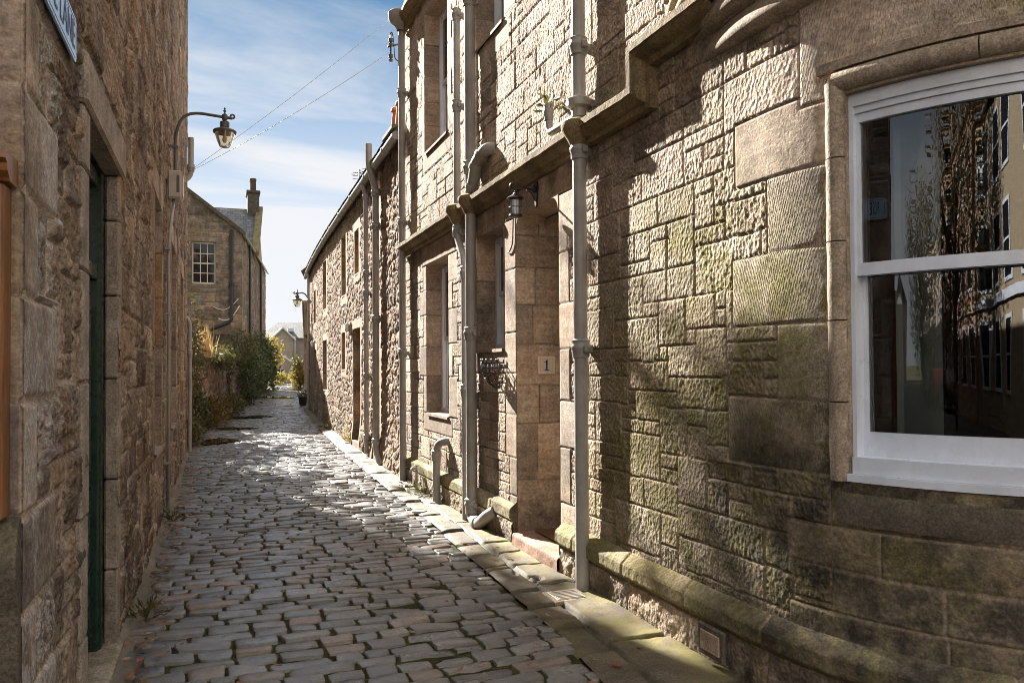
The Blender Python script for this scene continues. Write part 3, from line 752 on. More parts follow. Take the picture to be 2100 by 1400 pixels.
def sash_window(parent, w_, dep, xw=WX, mat=M_WHITE, sgn=1, mid=True, glaz=None, name='window', bars=0):
    """timber sash set dep behind a wall plane facing -X (sgn 1) or +X (sgn -1)"""
    a, b, c, d = w_; x = xw+sgn*dep; t = .055
    fr = MB()
    fr.box(x, x+sgn*.09, a, a+t, c, d, .006); fr.box(x, x+sgn*.09, b-t, b, c, d, .006)
    fr.box(x+sgn*.002, x+sgn*.088, a+t, b-t, d-t, d, .006); fr.box(x-sgn*.02, x+sgn*.09, a+t, b-t, c, c+t*1.1, .006)
    f = fr.build(name, mat, parent)
    zm = (c+d)/2; sa = MB()
    for (z0, z1, dx) in ((c+t*1.1, zm+.02, .045), (zm-.02, d-t, .018)):
        X0, X1 = x+sgn*dx, x+sgn*(dx+.025); u = .045
        sa.box(X0, X1, a+t, a+t+u, z0, z1, .004); sa.box(X0, X1, b-t-u, b-t, z0, z1, .004)
        sa.box(X0+sgn*.001, X1-sgn*.001, a+t+u, b-t-u, z0, z0+u, .004); sa.box(X0+sgn*.001, X1-sgn*.001, a+t+u, b-t-u, z1-u, z1, .004)
        for q_ in range(bars):
            yb = a+t+(b-a-2*t)*(q_+1)/(bars+1); sa.box(X0+sgn*.004, X1-sgn*.004, yb-.011, yb+.011, z0+u, z1-u)
    sa.build('sash', mat, f)
    g = MB()
    for (z0, z1, dx) in ((c+t*1.1, zm, .058), (zm, d-t, .031)):
        X0 = x+sgn*dx; g.quad((X0, a+t, z0), (X0, b-t, z0), (X0, b-t, z1), (X0, a+t, z1)) if sgn < 0 else g.quad((X0, b-t, z0), (X0, a+t, z0), (X0, a+t, z1), (X0, b-t, z1))
    g.build('pane', glaz or M_PANE, f)
    return f
def reveal_rest(parent, w_, dep, xw, mat, sgn=1, sill=True):
    a, b, c, d = w_; m = MB(); x1 = xw+sgn*dep; x0 = xw-sgn*.003
    q = lambda *p: m.quad(*(p if sgn > 0 else p[::-1]))
    q((x0, a, d), (x0, b, d), (x1, b, d), (x1, a, d))
    q((x0, a, c), (x0, a, d), (x1, a, d), (x1, a, c))
    if sill:
        q((x0-sgn*.02, a, c), (x1, a, c+.02), (x1, b, c+.02), (x0-sgn*.02, b, c))
        q((x0-sgn*.02, a, c-.03), (x0-sgn*.02, a, c), (x0-sgn*.02, b, c), (x0-sgn*.02, b, c-.03))
    return m.build('reveal', mat, parent)
for w_, js, dep, sd_ in ((W1, [1.50, 1.88, 2.28, 2.60], .19, 1), (W1U, [4.75, 5.05, 5.40, 5.80], .19, 2), (W2, [2.16, 2.5], .20, 3), (W2U, [5.25, 5.6, 5.95, 6.4], .20, 4)):
    jamb(house, 'jamb', w_[1], WX-.002, WX+dep+.02, w_[2], w_[3], js, .42, 20+sd_, dark_=.75 if sd_ == 3 else .15)
    reveal_rest(house, w_, dep+.02, WX, M_DRESS)
    sash_window(house, w_, dep)
# door niche
jamb(house, 'jamb', 6.70, WX-.002, 3.25, 0, 2.96, [.587, 1.10, 1.44, 1.807, 2.163, 2.502, 2.80], .45, 31, vj=(0, .27, .30, 0, .22, .26, 0, .3), dark_=.22)
m = MB(); m.quad((2.527, 5.75, 2.96), (2.527, 6.70, 2.96), (3.25, 6.70, 2.96), (3.25, 5.75, 2.96)); m.quad((2.527, 5.75, 0), (2.527, 5.75, 2.96), (3.25, 5.75, 2.96), (3.25, 5.75, 0))
for sg, ye in ((1, 5.75), (-1, 6.70)):            # rounded shoulders under the lintel, twice stepped
    for x0, x1, r_ in ((2.525, 2.72, .13), (2.721, 3.2, .06)):
        arc = [(x0, ye+sg*(r_-r_*cos(t_)), 2.961-r_+r_*sin(t_)) for t_ in np.linspace(0, pi/2, 9)]
        pl = [(x0, ye-sg*.002, 2.962)]+arc
        m.prism(pl if sg > 0 else pl[::-1], (x1-x0, 0, 0))
m.box(2.80, 3.22, 5.76, 6.69, 2.86, 2.957, .015)
m.build('door_head', M_DRESS, house)
d_ = MB(); d_.box(3.16, 3.21, 5.76, 6.69, .16, 2.77, .005)
dr_ = d_.build('door', M_GREEN, house)
e_ = MB()
for z0, z1 in ((.3, 1.0), (1.15, 2.2)):
    for y0, y1 in ((5.86, 6.19), (6.26, 6.59)): e_.box(3.145, 3.161, y0, y1, z0, z1, .006)
e_.build('panel', M_GREEN, dr_)
k_ = MB(); k_.lathe(0, 0, [(.0, 0), (.028, .005), (.032, .02), (.02, .04), (.012, .06)], 14)
k_.v = [(3.16-zq, 6.60+xq, 1.1+yq) for xq, yq, zq in k_.v]; k_.build('handle', M_IRON, dr_, True)
# doorstep
a = np.linspace(5.69, 6.70, 70); b = np.linspace(0, 1, 60); A, B_ = np.meshgrid(a, b, indexing='ij')
XX = np.where(B_ < .2, 2.47, 2.47+(B_-.2)/.8*.78); ZZ = np.where(B_ < .2, -.03+B_/.2*.165, .135)
rr = np.exp(-((B_-.2)/.025)**2)*.014
P = np.stack([XX, A, ZZ], -1); Nn = np.stack([-1.*(B_ < .2)-.0, 0*A, 1.*(B_ >= .2)], -1)
hs = .004*fbm(A*9, B_*14, 51)-.010*np.exp(-((A-6.2)/.25)**2)*(B_ > .2)*np.exp(-((B_-.35)/.15)**2)
P[..., 0] += rr*.5; P[..., 2] -= rr
relief('doorstep', P, Nn, hs, M_STEP, house)
m = MB(); m.box(2.45, 3.2, 6.701, 6.702, 0, .1); 

# plinth: rounded, mossy, broken at the door
prof = [(0, .395), (.008, .390), (.066, .338), (.074, .325), (.076, .262), (.072, .250), (.050, .232), (.042, .226), (.040, .12), (.044, -.06)]
pp = np.array(prof); seg = np.r_[0, np.cumsum(np.linalg.norm(np.diff(pp, axis=0), axis=1))]
def plinth_run(sa, sb, seed, prof=prof):
    pp = np.array(prof); seg = np.r_[0, np.cumsum(np.linalg.norm(np.diff(pp, axis=0), axis=1))]
    sv = np.arange(sa, sb, .014 if sa > 5 else .022); tv = np.sort(np.r_[np.linspace(0, seg[-1], 56), seg[1:-1]-.003, seg[1:-1]+.003])
    A, T = np.meshgrid(sv, tv, indexing='ij')
    O = np.interp(T, seg, pp[:, 0]); ZZ = np.interp(T, seg, pp[:, 1])
    ph = np.clip((A-sB0)/R_BAY, 0, pi/2); ex = np.maximum(0, A-sB0-R_BAY*pi/2)
    nx, ny = -np.cos(ph), -np.sin(ph)
    bx = np.where(A < sB0, WX, C_BAY[0]-R_BAY*np.cos(ph)+ex); by = np.where(A < sB0, YN-A, C_BAY[1]-R_BAY*np.sin(ph))
    P = np.stack([bx+nx*O, by+ny*O, ZZ], -1); dp = np.gradient(pp, axis=0)
    no = np.interp(T, seg, -dp[:, 1]); nz = np.interp(T, seg, dp[:, 0]); l = np.sqrt(no**2+nz**2)+1e-9; no, nz = no/l, nz/l
    Nn = np.stack([nx*no, ny*no, nz], -1)
    rs = np.random.RandomState(seed); d = np.full(A.shape, 9.); q_ = sa+rs.uniform(.3, .8); tn_ = rs.uniform(.2, .7)+0*A
    while q_ < sb:
        d = np.minimum(d, np.abs(A-q_+.004*fbm(A*3, ZZ*8, seed))); tn_ = np.where(A > q_, rs.uniform(.1, .9), tn_); q_ += rs.uniform(.55, 1.1)
    low = ZZ < .22
    d = np.where(low, np.minimum(d, np.abs(ZZ-.215)), d)
    j = 1-sstep(.004, .012, d)
    h = -.014*j+.006*fbm(A*4, T*5, seed, 4)+.0035*fbm(A*24, T*24, seed+2, 3)+low*(.012*fbm(A*11, T*11, seed+4, 4)-.006*np.clip(1.1-1.5*worley(A*26, T*26, seed)[0], 0, 1))
    t_ = np.stack([tn_, j, np.where(low, .15, .8), 0*A+1], -1)
    w_ = np.stack([np.clip(1.0*(ZZ > .2)*(.9+.4*fbm(A*2, T*3, seed+7))+.3*(ZZ < .1), 0, 1), np.clip(.6*sstep(3.9, 3.4, YN-A)+.55*sstep(.24, .0, ZZ)+.5*sstep(.1, .5, fbm(A*2.2, T*3, seed+8)), 0, 1), 0*A, 0*A+1], -1)
    return relief('plinth', P, Nn, h, M_HOUSE, house, None, {'tint': t_, 'wear': w_})
plinth_run(.15, YS(6.72), 61, [(0, .37), (.006, .365), (.040, .330), (.046, .318), (.044, .20), (.042, .10), (.044, -.06)]); plinth_run(YS(5.70), sB(radians(90))+3.4, 62)
for ye, sg in ((5.70, 1), (6.72, -1)):
    m = MB(); m.prism([(WX-o, ye+sg*.0, z_) for o, z_ in prof]+[(WX+.1, ye, -.06), (WX+.1, ye, .395)], (0, -sg*.012, 0)); m.build('plinth_end', M_MOSSY, house)

v_ = MB(); v_.box(2.425, 2.45, 3.47, 3.70, .07, .235, .008); vt = v_.build('air_vent', M_DARKSTONE, house)
v2 = MB(); v2.box(2.418, 2.432, 3.50, 3.67, .10, .205, .004); v2.build('vent_brick', M_DRESS, vt)

# string course, swept in the wall plane with a mitred step
def sweep_string(path, prof, name, parent, mat, sub=.03, seed=1):
    path = [np.array(p, float) for p in path]; n = len(path); nrm = []
    for i in range(n-1):
        t_ = path[i+1]-path[i]; t_ /= np.linalg.norm(t_); nrm.append(np.array([-t_[1], t_[0]]))
    mit = [nrm[0]]
    for i in range(1, n-1):
        b_ = nrm[i-1]+nrm[i]; mit.append(b_/np.dot(b_, nrm[i]))
    mit.append(nrm[-1])
    rows = []
    for i in range(n-1):
        k = max(2, int(np.linalg.norm(path[i+1]-path[i])/sub))
        for j in range(k+(i == n-2)):
            f = j/k; rows.append((path[i]*(1-f)+path[i+1]*f, mit[i]*(1-f)+mit[i+1]*f))
    pr = []                                          # subdivide the profile
    for i in range(len(prof)-1):
        for j in range(3): f = j/3; pr.append((prof[i][0]*(1-f)+prof[i+1][0]*f, prof[i][1]*(1-f)+prof[i+1][1]*f))
    pr.append(prof[-1]); pr = np.array(pr)
    c_ = np.array([r[0] for r in rows]); mm_ = np.array([r[1] for r in rows])
    sz = c_[:, None, :]+mm_[:, None, :]*pr[None, :, 1:2]; o = np.broadcast_to(pr[None, :, 0], sz.shape[:2])
    nz = .006*fbm(sz[..., 0]*6, sz[..., 1]*9+o*9, seed, 4)*(o > .01)
    P = np.stack([WX-o-nz, YN-sz[..., 0], sz[..., 1]+nz*.6], -1)
    Nn = np.zeros_like(P); Nn[..., 0] = -1
    dpr = np.gradient(pr, axis=0); nn = np.stack([-dpr[:, 1], dpr[:, 0]], -1)
    i = np.arange(P.shape[0]*P.shape[1]).reshape(P.shape[:2])
    q = np.stack([i[:-1, :-1], i[1:, :-1], i[1:, 1:], i[:-1, 1:]], -1).reshape(-1, 4)[:, ::-1]
    return fastmesh(name, P.reshape(-1, 3), q, mat, parent, True)
SP = [(0, .085), (.06, .062), (.125, .036), (.135, .028), (.133, -.015), (.12, -.022), (.112, -.05), (.085, -.075), (.06, -.085), (.055, -.125), (0, -.13)]
sc_ = sweep_string([(0.03, 3.31), (YS(4.36), 3.31), (YS(4.36), 3.565), (YS(3.52), 3.565)], SP, 'string_course', house, M_STRING, seed=5)
sc_.data.set_sharp_from_angle(angle=radians(40))
co_ = sweep_string([(0.03, 6.52), (10.0, 6.52)], [(o*1.15, z_*1.1) for o, z_ in SP], 'cornice', house, M_STRING, sub=.06, seed=6)
co_.data.set_sharp_from_angle(angle=radians(40))
for yb, zb in ((5.19, 3.31), (7.82, 3.31), (8.30, 3.30)):   # moulded stones through which the pipes pass
    b_ = MB(); b_.lathe(2.45, yb, [(.0, zb+.075), (.08, zb+.07), (.125, zb+.05), (.133, zb+.03), (.128, zb-.01), (.105, zb-.04), (.085, zb-.075), (.068, zb-.11), (.05, zb-.14)], 28)
    b_.build('pipe_collar_stone', M_STRING, house, True, 40)

# moulded corbelling of the corner turret
prof = [(1.66, 3.24), (1.715, 3.245), (1.735, 3.27), (1.738, 3.31), (1.725, 3.335)]
def roll(r0, z0, r1, z1, bul, k=9):
    out = []
    for j in range(k+1):
        t_ = j/k; a_ = pi*t_; out.append((r0+(r1-r0)*t_+bul*sin(a_)*.75, z0+(z1-z0)*t_-bul*sin(a_)*.45))
    return out
prof = [(1.66, 3.255), (1.702, 3.26)]+roll(1.702, 3.265, 1.735, 3.39, .055, 12)+[(1.73, 3.40), (1.742, 3.405)]+roll(1.742, 3.41, 1.785, 3.53, .05, 12)+[(1.78, 3.54), (1.793, 3.543)]+roll(1.795, 3.545, 1.83, 3.63, .038, 10)+[(1.825, 3.637), (1.838, 3.64)]+roll(1.84, 3.642, 1.86, 3.70, .024)+[(1.856, 3.705)]+roll(1.868, 3.71, 1.885, 3.765, .022)+[(1.88, 3.77)]+roll(1.892, 3.775, 1.91, 3.83, .022)+[(1.93, 3.84), (1.94, 3.94), (1.90, 3.97), (1.88, 4.02), (1.88, 8.6)]
c_ = MB(); c_.lathe(C_BAY[0], C_BAY[1], prof, 110, radians(130), radians(275))
c_.build('corbel', M_CORBEL, house, True, 50)
# roof and back of the house
m = MB(); m.prism([(2.35, 1.5, 8.55), (2.35, 11.3, 8.55), (6.2, 11.3, 11.8), (6.2, 1.5, 11.8)][::-1], (.02, 0, .12)); m.build('roof', M_SLATE_S, house)
m = MB(); m.quad((2.54, 11.2, -.1), (9, 11.2, -.1), (9, 11.2, 8.5), (2.54, 11.2, 8.5)); m.quad((9, 11.2, -.1), (9, 1.6, -.1), (9, 1.6, 8.5), (9, 11.2, 8.5)); m.quad((2.54, 11.2, 8.5), (9, 11.2, 8.5), (6.2, 11.2, 11.8), (6.2, 11.2, 11.8))
m.build('end_wall', M_DRESS, house)

# bow window
C = C_BAY; p0, p1 = BAYP
m = MB()
m.arcbox(C, 1.44, 1.704, p0, p1, 2.80, 2.802); rb = m
m = MB()
for ph, sg in ((p0, 1), (p1, -1)):
    q_ = lambda r, z_: (C[0]-r*cos(ph), C[1]-r*sin(ph), z_)
    pts_ = [q_(1.702, 1.05), q_(1.702, 2.82), q_(1.5, 2.82), q_(1.5, 1.05)]
    m.quad(*(pts_ if sg < 0 else pts_[::-1]))
m.arcbox(C, 1.46, 1.701, p0, p1, 2.801, 2.84)
m.build('reveal', M_CORBEL, house)
# roll moulding round the opening
m = MB()
dph = radians(1.5)
for ph in (p0-dph, p1+dph):
    x_, y_ = C[0]-1.70*cos(ph), C[1]-1.70*sin(ph)
    for za, zb in zip([1.09]+zz[1:-2], zz[1:-2]+[2.86]):
        m = MB(); nn_ = max(3, int((zb-za)/.05)); m.tube([(x_, y_, z_) for z_ in np.linspace(za+.003, zb-.003, nn_)], [.044+.0015*sin(i_*2.1+za*9) for i_ in range(nn_)], 16); m.build('roll_moulding', M_CORBEL, house, True, 60)
for ka in range(3):
    pa, pb = p0-dph+(p1-p0+2*dph)*ka/3, p0-dph+(p1-p0+2*dph)*(ka+1)/3
    m = MB(); m.tube([(C[0]-1.70*cos(ph), C[1]-1.70*sin(ph), 2.86) for ph in np.linspace(pa+.0015, pb-.0015, 24)], .047, 16); m.build('roll_moulding', M_CORBEL, house, True, 60)
m = MB(); m.arcbox(C, 1.66, 1.725, p0-radians(4.2), p1+radians(4.2), 2.912, 2.955, 60); m.build('hood_mould', M_CORBEL, house, True, 40)
# stone sill with a weathered slope
pr = [(1.69, .90), (1.708, .903), (1.710, .94), (1.709, 1.02), (1.695, 1.055), (1.64, 1.092), (1.5, 1.095)]
m = MB(); m.lathe(C[0], C[1], pr, 80, pi+p0-radians(2), pi+p1+radians(2)); m.build('stone_sill', M_DARKSTONE, house, True, 50)
# timber frame
bw = MB()
wd = radians(.65)
bw.arcbox(C, 1.555, 1.670, p0, p0+wd, 1.20, 2.80, 4); bw.arcbox(C, 1.555, 1.670, p1-wd, p1, 1.20, 2.80, 4)
bw.arcbox(C, 1.556, 1.669, p0+wd, p1-wd, 2.745, 2.80, 50); bw.arcbox(C, 1.557, 1.657, p0+wd, p1-wd, 2.715, 2.744, 50)
bw.arcbox(C, 1.555, 1.715, p0-.004, p1+.004, 1.093, 1.125, 60); bw.arcbox(C, 1.555, 1.690, p0+.004, p1-.004, 1.126, 1.20, 60)
bowf = bw.build('bow_window', M_WHITE, house, True, 35)
us_ = MB(); wi = radians(.5)
us_.arcbox(C, 1.610, 1.645, p0+wd, p0+wd+wi, 2.05, 2.714, 4); us_.arcbox(C, 1.610, 1.645, p1-wd-wi, p1-wd, 2.05, 2.714, 4)
us_.arcbox(C, 1.611, 1.647, p0+wd+wi, p1-wd-wi, 2.675, 2.713, 50); us_.arcbox(C, 1.600, 1.652, p0+wd, p1-wd, 1.995, 2.05, 60)
us_.build('upper_sash', M_WHITE, bowf, True, 35)
ls_ = MB()
ls_.arcbox(C, 1.570, 1.605, p0+wd, p0+wd+wi*1.2, 1.20, 1.996, 4); ls_.arcbox(C, 1.570, 1.605, p1-wd-wi*1.2, p1-wd, 1.20, 1.996, 4)
ls_.arcbox(C, 1.569, 1.607, p0+wd+wi*1.2, p1-wd-wi*1.2, 1.20, 1.305, 60)
ls_.build('lower_sash', M_WHITE, bowf, True, 35)
def arcpane(r, a, b, z0, z1, name):
    m = MB(); k = 90; vs = []
    for i_ in range(k+1):
        ph = a+(b-a)*i_/k
        for z_ in (z0, z1): vs.append((C[0]-r*cos(ph), C[1]-r*sin(ph), z_))
    m.add(vs, [[2*i_, 2*i_+2, 2*i_+3, 2*i_+1] for i_ in range(k)]); return m.build(name, M_GLASS, bowf, True)
arcpane(1.627, p0+wd, p1-wd, 2.04, 2.69, 'pane'); arcpane(1.587, p0+wd, p1-wd, 1.29, 2.0, 'pane')
# the dim room behind it
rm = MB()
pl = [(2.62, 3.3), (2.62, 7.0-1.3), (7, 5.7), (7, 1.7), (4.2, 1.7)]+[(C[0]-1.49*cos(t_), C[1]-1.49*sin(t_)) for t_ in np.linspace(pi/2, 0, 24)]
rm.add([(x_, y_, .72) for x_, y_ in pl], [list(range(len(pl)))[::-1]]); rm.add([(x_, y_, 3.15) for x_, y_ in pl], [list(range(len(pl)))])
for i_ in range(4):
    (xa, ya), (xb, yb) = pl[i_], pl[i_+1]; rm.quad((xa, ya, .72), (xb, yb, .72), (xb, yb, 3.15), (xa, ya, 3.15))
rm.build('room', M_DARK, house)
sh = MB()
for ph in (p0+radians(3.6), p1-radians(3.6)):
    sg = 1 if ph < 1 else -1
    a_ = np.array([-cos(ph), -sin(ph)]); b_ = np.array([sin(ph), -cos(ph)])*sg
    base = np.array(C)+a_*1.48
    for k_ in range(2):
        o_ = base-a_*.02-a_*.19*k_
        q0 = o_; q1 = o_-a_*.175+b_*.03
        sh.prism([(q0[0], q0[1], 1.15), (q1[0], q1[1], 1.15), (q1[0], q1[1], 2.75), (q0[0], q0[1], 2.75)], (*(b_*.03), 0))
sh.build('window_shutter', M_PANEL, house)
# ------------------------------------------------------------------ pavement
def wall_x(y):
    y = np.asarray(y, float)
    bay = C_BAY[0]-np.sqrt(np.maximum(.0001, R_BAY**2-np.clip(C_BAY[1]-y, 0, R_BAY-.01)**2))
    return np.where(y > YN, H2(y)-.0, np.where(y > C_BAY[1], WX, bay))
ys = np.concatenate([np.arange(1.7, 13, .02), np.arange(13, 31, .05)]); us = np.linspace(0, 1, 46)
Y, U = np.meshgrid(ys, us, indexing='ij'); xr = XR(Y)+.005; xw = wall_x(Y)+.05; A = (xw-xr)*U; X = xr+A
rs = np.random.RandomState(41); d = np.full(Y.shape, 9.); tone = np.zeros(Y.shape); off = np.zeros(Y.shape); wob = .012*fbm(A*5, Y*5, 3, 3)
kw = np.where(Y < 10.6, .235, -1.); kerb = A < kw
q0 = 1.7; 
while q0 < 31:
    L = rs.uniform(.34, .62); sel = kerb & (Y+wob >= q0) & (Y+wob < q0+L)
    d = np.where(sel, np.minimum(np.minimum(Y+wob-q0, q0+L-Y-wob), np.minimum(kw-A-wob, A+.03)), d); tone = np.where(sel, rs.uniform(0, .75), tone)
    off = np.where(sel, rs.normal(0, .007)+rs.normal(0, .02)*(Y-q0), off); q0 += L
q0 = 1.7; 
while q0 < 31:
    L = rs.uniform(.5, 1.05); sel = ~kerb & (Y+wob+.06*A >= q0) & (Y+wob+.06*A < q0+L)
    dk = np.where(kw > 0, A-kw-wob, A+.03)
    d = np.where(sel, np.minimum(np.minimum(Y+wob+.06*A-q0, q0+L-Y-wob-.06*A), dk), d); tone = np.where(sel, rs.uniform(0, 1), tone)
    off = np.where(sel, rs.normal(0, .006)+rs.normal(0, .012)*(Y-q0), off); q0 += L
crk = np.abs(fbm(X*1.6, Y*1.6, 91, 3)); d = np.minimum(d, np.where(fbm(X*.6, Y*.5, 92, 1) > .12, crk*.25+.002, 9))
j = 1-sstep(.007, .020, d)
h = off+.012-.026*j+.004*fbm(X*9, Y*9, 47, 4)-.006*(1-sstep(0, .03, d))
h += -.012*np.exp(-((A/np.maximum(xw-xr, .1)-.0)/.06)**2)
P = np.stack([X, Y, GZ(Y)+.006], -1); Nn = np.zeros_like(P); Nn[..., 2] = 1
alg = np.clip((.35+.9*sstep(.2, .5, A)*(Y < 11.5))*(.6+.9*fbm(X*1.5, Y*1.1, 57, 3)), 0, 1)
tag(relief('pavement', P, Nn, h, M_FLAG, None, None, {'tint': np.stack([tone, j, 0*j, 0*j+1], -1), 'wear': np.stack([alg, 0*j, 0*j, 0*j+1], -1)}),
    'narrow worn flagstone pavement along the right hand walls', 'pavement', kind='structure')

# ------------------------------------------------------------------ left house
LX = -.53
left = thing('side_house', 'tall brown rubble house with dark green side door and smooth corner stones', 'house', (-.53, 9, 0))
LD = (3.87, 5.03, -.2, 2.71); LWS = [(7.88, 8.83, .83, 3.22), (10.72, 11.80, .87, 3.18), (13.3, 14.35, .9, 3.1)]
lop = [(a-2.68, b-2.68, c, d) for a, b, c, d in [LD]+LWS]
ldr = [(.05, .84, 2.745, 2.98, .95, .3)]
qz = [-.06, .30, .62, .88, 1.17, 1.51, 1.82, 2.13, 2.44, 2.76, 3.1, 3.45]
for k in range(len(qz)-1):
    ldr.append((-.02, [.20, .53][k % 2], qz[k], qz[k+1], .95, [.75, .55, .9, .35, .8, .6, .5, .85, .4, .7, .6][k]))
for a, b, c, d in lop[1:]:
    zs = [c, c+.5, c+1.0, c+1.5, c+1.95, d]
    for k in range(5): ldr.append((b, b+[.14, .3][k % 2], zs[k], zs[k+1], .9, .5)); ldr.append((a-[.3, .14][k % 2], a, zs[k], zs[k+1], .9, .6))
    ldr.append((a-.2, b+.2, d, d+.28, .9, .4)); ldr.append((a-.12, b+.12, c-.18, c, .9, .6))
s = stepgrid([(0, 3, .014, .02), (3, 13.62, .022, .045)]); z = stepgrid([(-.06, 3.1, .0125, .0125), (3.1, 9.0, .016, .03)])
s = snap(s, [v for o_ in lop for v in o_[:2]]); z = snap(z, [v for o_ in lop for v in o_[2:]])
S, Zm = np.meshgrid(s, z, indexing='ij')
SZL = [(3,2,.5),(4,3,.45),(5,3,.4),(2,2,.3),(3,3,.4),(6,3,.25),(2,1,.35),(4,2,.4),(3,1,.3)]
hh, tint, dd = stonework(S, Zm, -.1, -.1, 14.5, 9.4, .105, .098, SZL, 23, ldr, lop, wob=.010, jw=.011, jd=.016, rock=.020, pits=.016, bulge=.008)
P = np.stack([np.full(S.shape, LX), S+2.68, Zm], -1); Nn = np.zeros_like(P); Nn[..., 0] = 1
dk = .8*sstep(1.5, .2, Zm)*sstep(-.3, .3, fbm(S*1.3, Zm*.8, 61))+.65*sstep(.05, .4, fbm(S*2.2, Zm*.5, 63))
ag = .35*sstep(0, .5, fbm(S*2, Zm*1.5, 65))*(S < 1.2)
wear = np.stack([ag, np.clip(dk, 0, 1), 1.*(S < .56)*sstep(-.45, .1, fbm(S*2, Zm*2, 66)), np.ones(S.shape)], -1)
relief('wall', P, Nn, hh, M_LEFT, left, keepmask(s, z, lop), {'tint': tint, 'wear': wear})
# street front, smooth ashlar
a = np.r_[np.linspace(0, 1.3, 100), np.linspace(1.36, 9, 110)]; b = stepgrid([(-.06, 3.2, .014, .014), (3.2, 9, .04, .06)])
A, B_ = np.meshgrid(a, b, indexing='ij')
fd = []
for k in range(11):
    q_ = 0; w0 = [.55, .25][k % 2]
    while q_ < 9: fd.append((q_, q_+w0, qz[k], qz[k+1], .9, .2+.6*rs.rand())); q_ += w0; w0 = rs.uniform(.5, .9)
hh, tint, dd = stonework(A, B_, -.1, -.1, 9.6, 9.4, .3, .31, [(2,1,.6),(3,1,.6)], 25, fd, [], wob=.004, rock=.006, pits=.002)
P = np.stack([LX-A, np.full(A.shape, 2.68), B_], -1); Nn = np.zeros_like(P); Nn[..., 1] = -1
wear = np.stack([.5*sstep(-.1, .4, fbm(A*3, B_*2, 71))*sstep(2.6, 1.6, B_), np.clip(.5*sstep(0, .5, fbm(A*2, B_*1.2, 73))+.5*sstep(1.3, .9, B_), 0, 1), 0*A, 0*A+1], -1)
relief('street_front', P, Nn, hh, M_LEFT, left, None, {'tint': tint, 'wear': wear})
m = MB()       # moulded base course on the street front
m.prism([(LX-.004, 2.68-o, z_) for o, z_ in [(.0, 1.175), (.03, 1.165), (.055, 1.12), (.07, 1.05), (.066, .98), (.045, .92), (.03, .88), (.03, -.05), (0, -.05)]], (-8.5, 0, 0))
m.build('base_course', M_DARKSTONE, left, True, 35)
# door surround, standing proud of the rubble
m = MB(); zs = [-.02, .47, .98, 1.55, 2.02, 2.45, 2.71]
for k in range(6):
    m.box(LX-.085, LX+[.012, .010, .013][k % 3], 3.695, 3.868, zs[k]+.003, zs[k+1]-.003, .010)
    m.box(LX-.068, LX+[.004, .006, .005][k % 3], 5.032, 5.16, zs[k]+.003, zs[k+1]-.003, .010)
m.box(LX-.085, LX+.028, 3.68, 5.17, 2.712, 2.93, .014)
m.build('door_surround', M_LDRESS, left, False)
f = MB(); f.box(-.70, -.600, 4.945, 5.03, 0, 2.70, .006); f.box(-.70, -.622, 3.87, 3.95, 0, 2.70, .008); f.box(-.70, -.624, 3.95, 4.945, 2.1, 2.18, .008); f.box(-.70, -.623, 3.95, 4.945, 2.62, 2.70, .006)
f.box(-.68, -.610, 4.915, 4.955, .05, 2.1, .01)
ldoor = f.build('door', M_GREEN, left)
f = MB(); f.box(-.70, -.655, 3.95, 4.92, .04, 2.1, .006); f.build('door_leaf', M_GREEN, ldoor)
f = MB()
for y0, y1 in ((4.03, 4.39), (4.5, 4.86)):
    for z0, z1 in ((.25, .9), (1.05, 1.95)): f.box(-.66, -.642, y0, y1, z0, z1, .012)
f.build('panel', M_GREEN, ldoor)
f = MB(); f.quad((-.66, 3.95, 2.18), (-.66, 4.945, 2.18), (-.66, 4.945, 2.62), (-.66, 3.95, 2.62)); f.build('fanlight', M_PANE, ldoor)
f = MB(); f.box(LX-.25, LX+.03, 3.7, 5.15, -.03, .06, .015); f.build('doorstep', M_LDRESS, left)
for k, w_ in enumerate(LWS):
    c, d = w_[2], w_[3]
    jamb(left, 'jamb', w_[1], LX+.002, LX-.21, c, d, [c+.5, c+1.0, c+1.5, c+1.95], .75, 90+k, mat=M_LEFT)
    reveal_rest(left, w_, .2, LX, M_LDRESS, -1)
    sash_window(left, w_, .19, LX, M_WHITE, -1)
m = MB(); m.prism([(-.40, 2.5, 8.92), (-.40, 16.36, 8.92), (-3.6, 16.36, 11.0), (-3.6, 2.5, 11.0)], (.02, 0, .12)); m.prism([(-6.8, 2.5, 8.92), (-6.8, 16.36, 8.92), (-3.6, 16.36, 11.0), (-3.6, 2.5, 11.0)][::-1], (.0, 0, .12))
m.build('roof', M_SLATE_S, left)
m = MB(); m.quad((LX, 16.3, -.2), (-7, 16.3, -.2), (-7, 16.3, 8.9), (LX, 16.3, 8.9)); m.add([(LX, 16.3, 8.9), (-7, 16.3, 8.9), (-3.6, 16.3, 11)], [[0, 1, 2]]); m.quad((-7, 16.3, -.2), (-7, 2.7, -.2), (-7, 2.7, 8.9), (-7, 16.3, 8.9))
m.build('end_wall', M_LDRESS, left)
m = MB(); m.tube([(LX+.09, y_, 8.86) for y_ in (2.6, 9, 16.4)], .06, 12); m.build('gutter', M_PIPE, left, True)

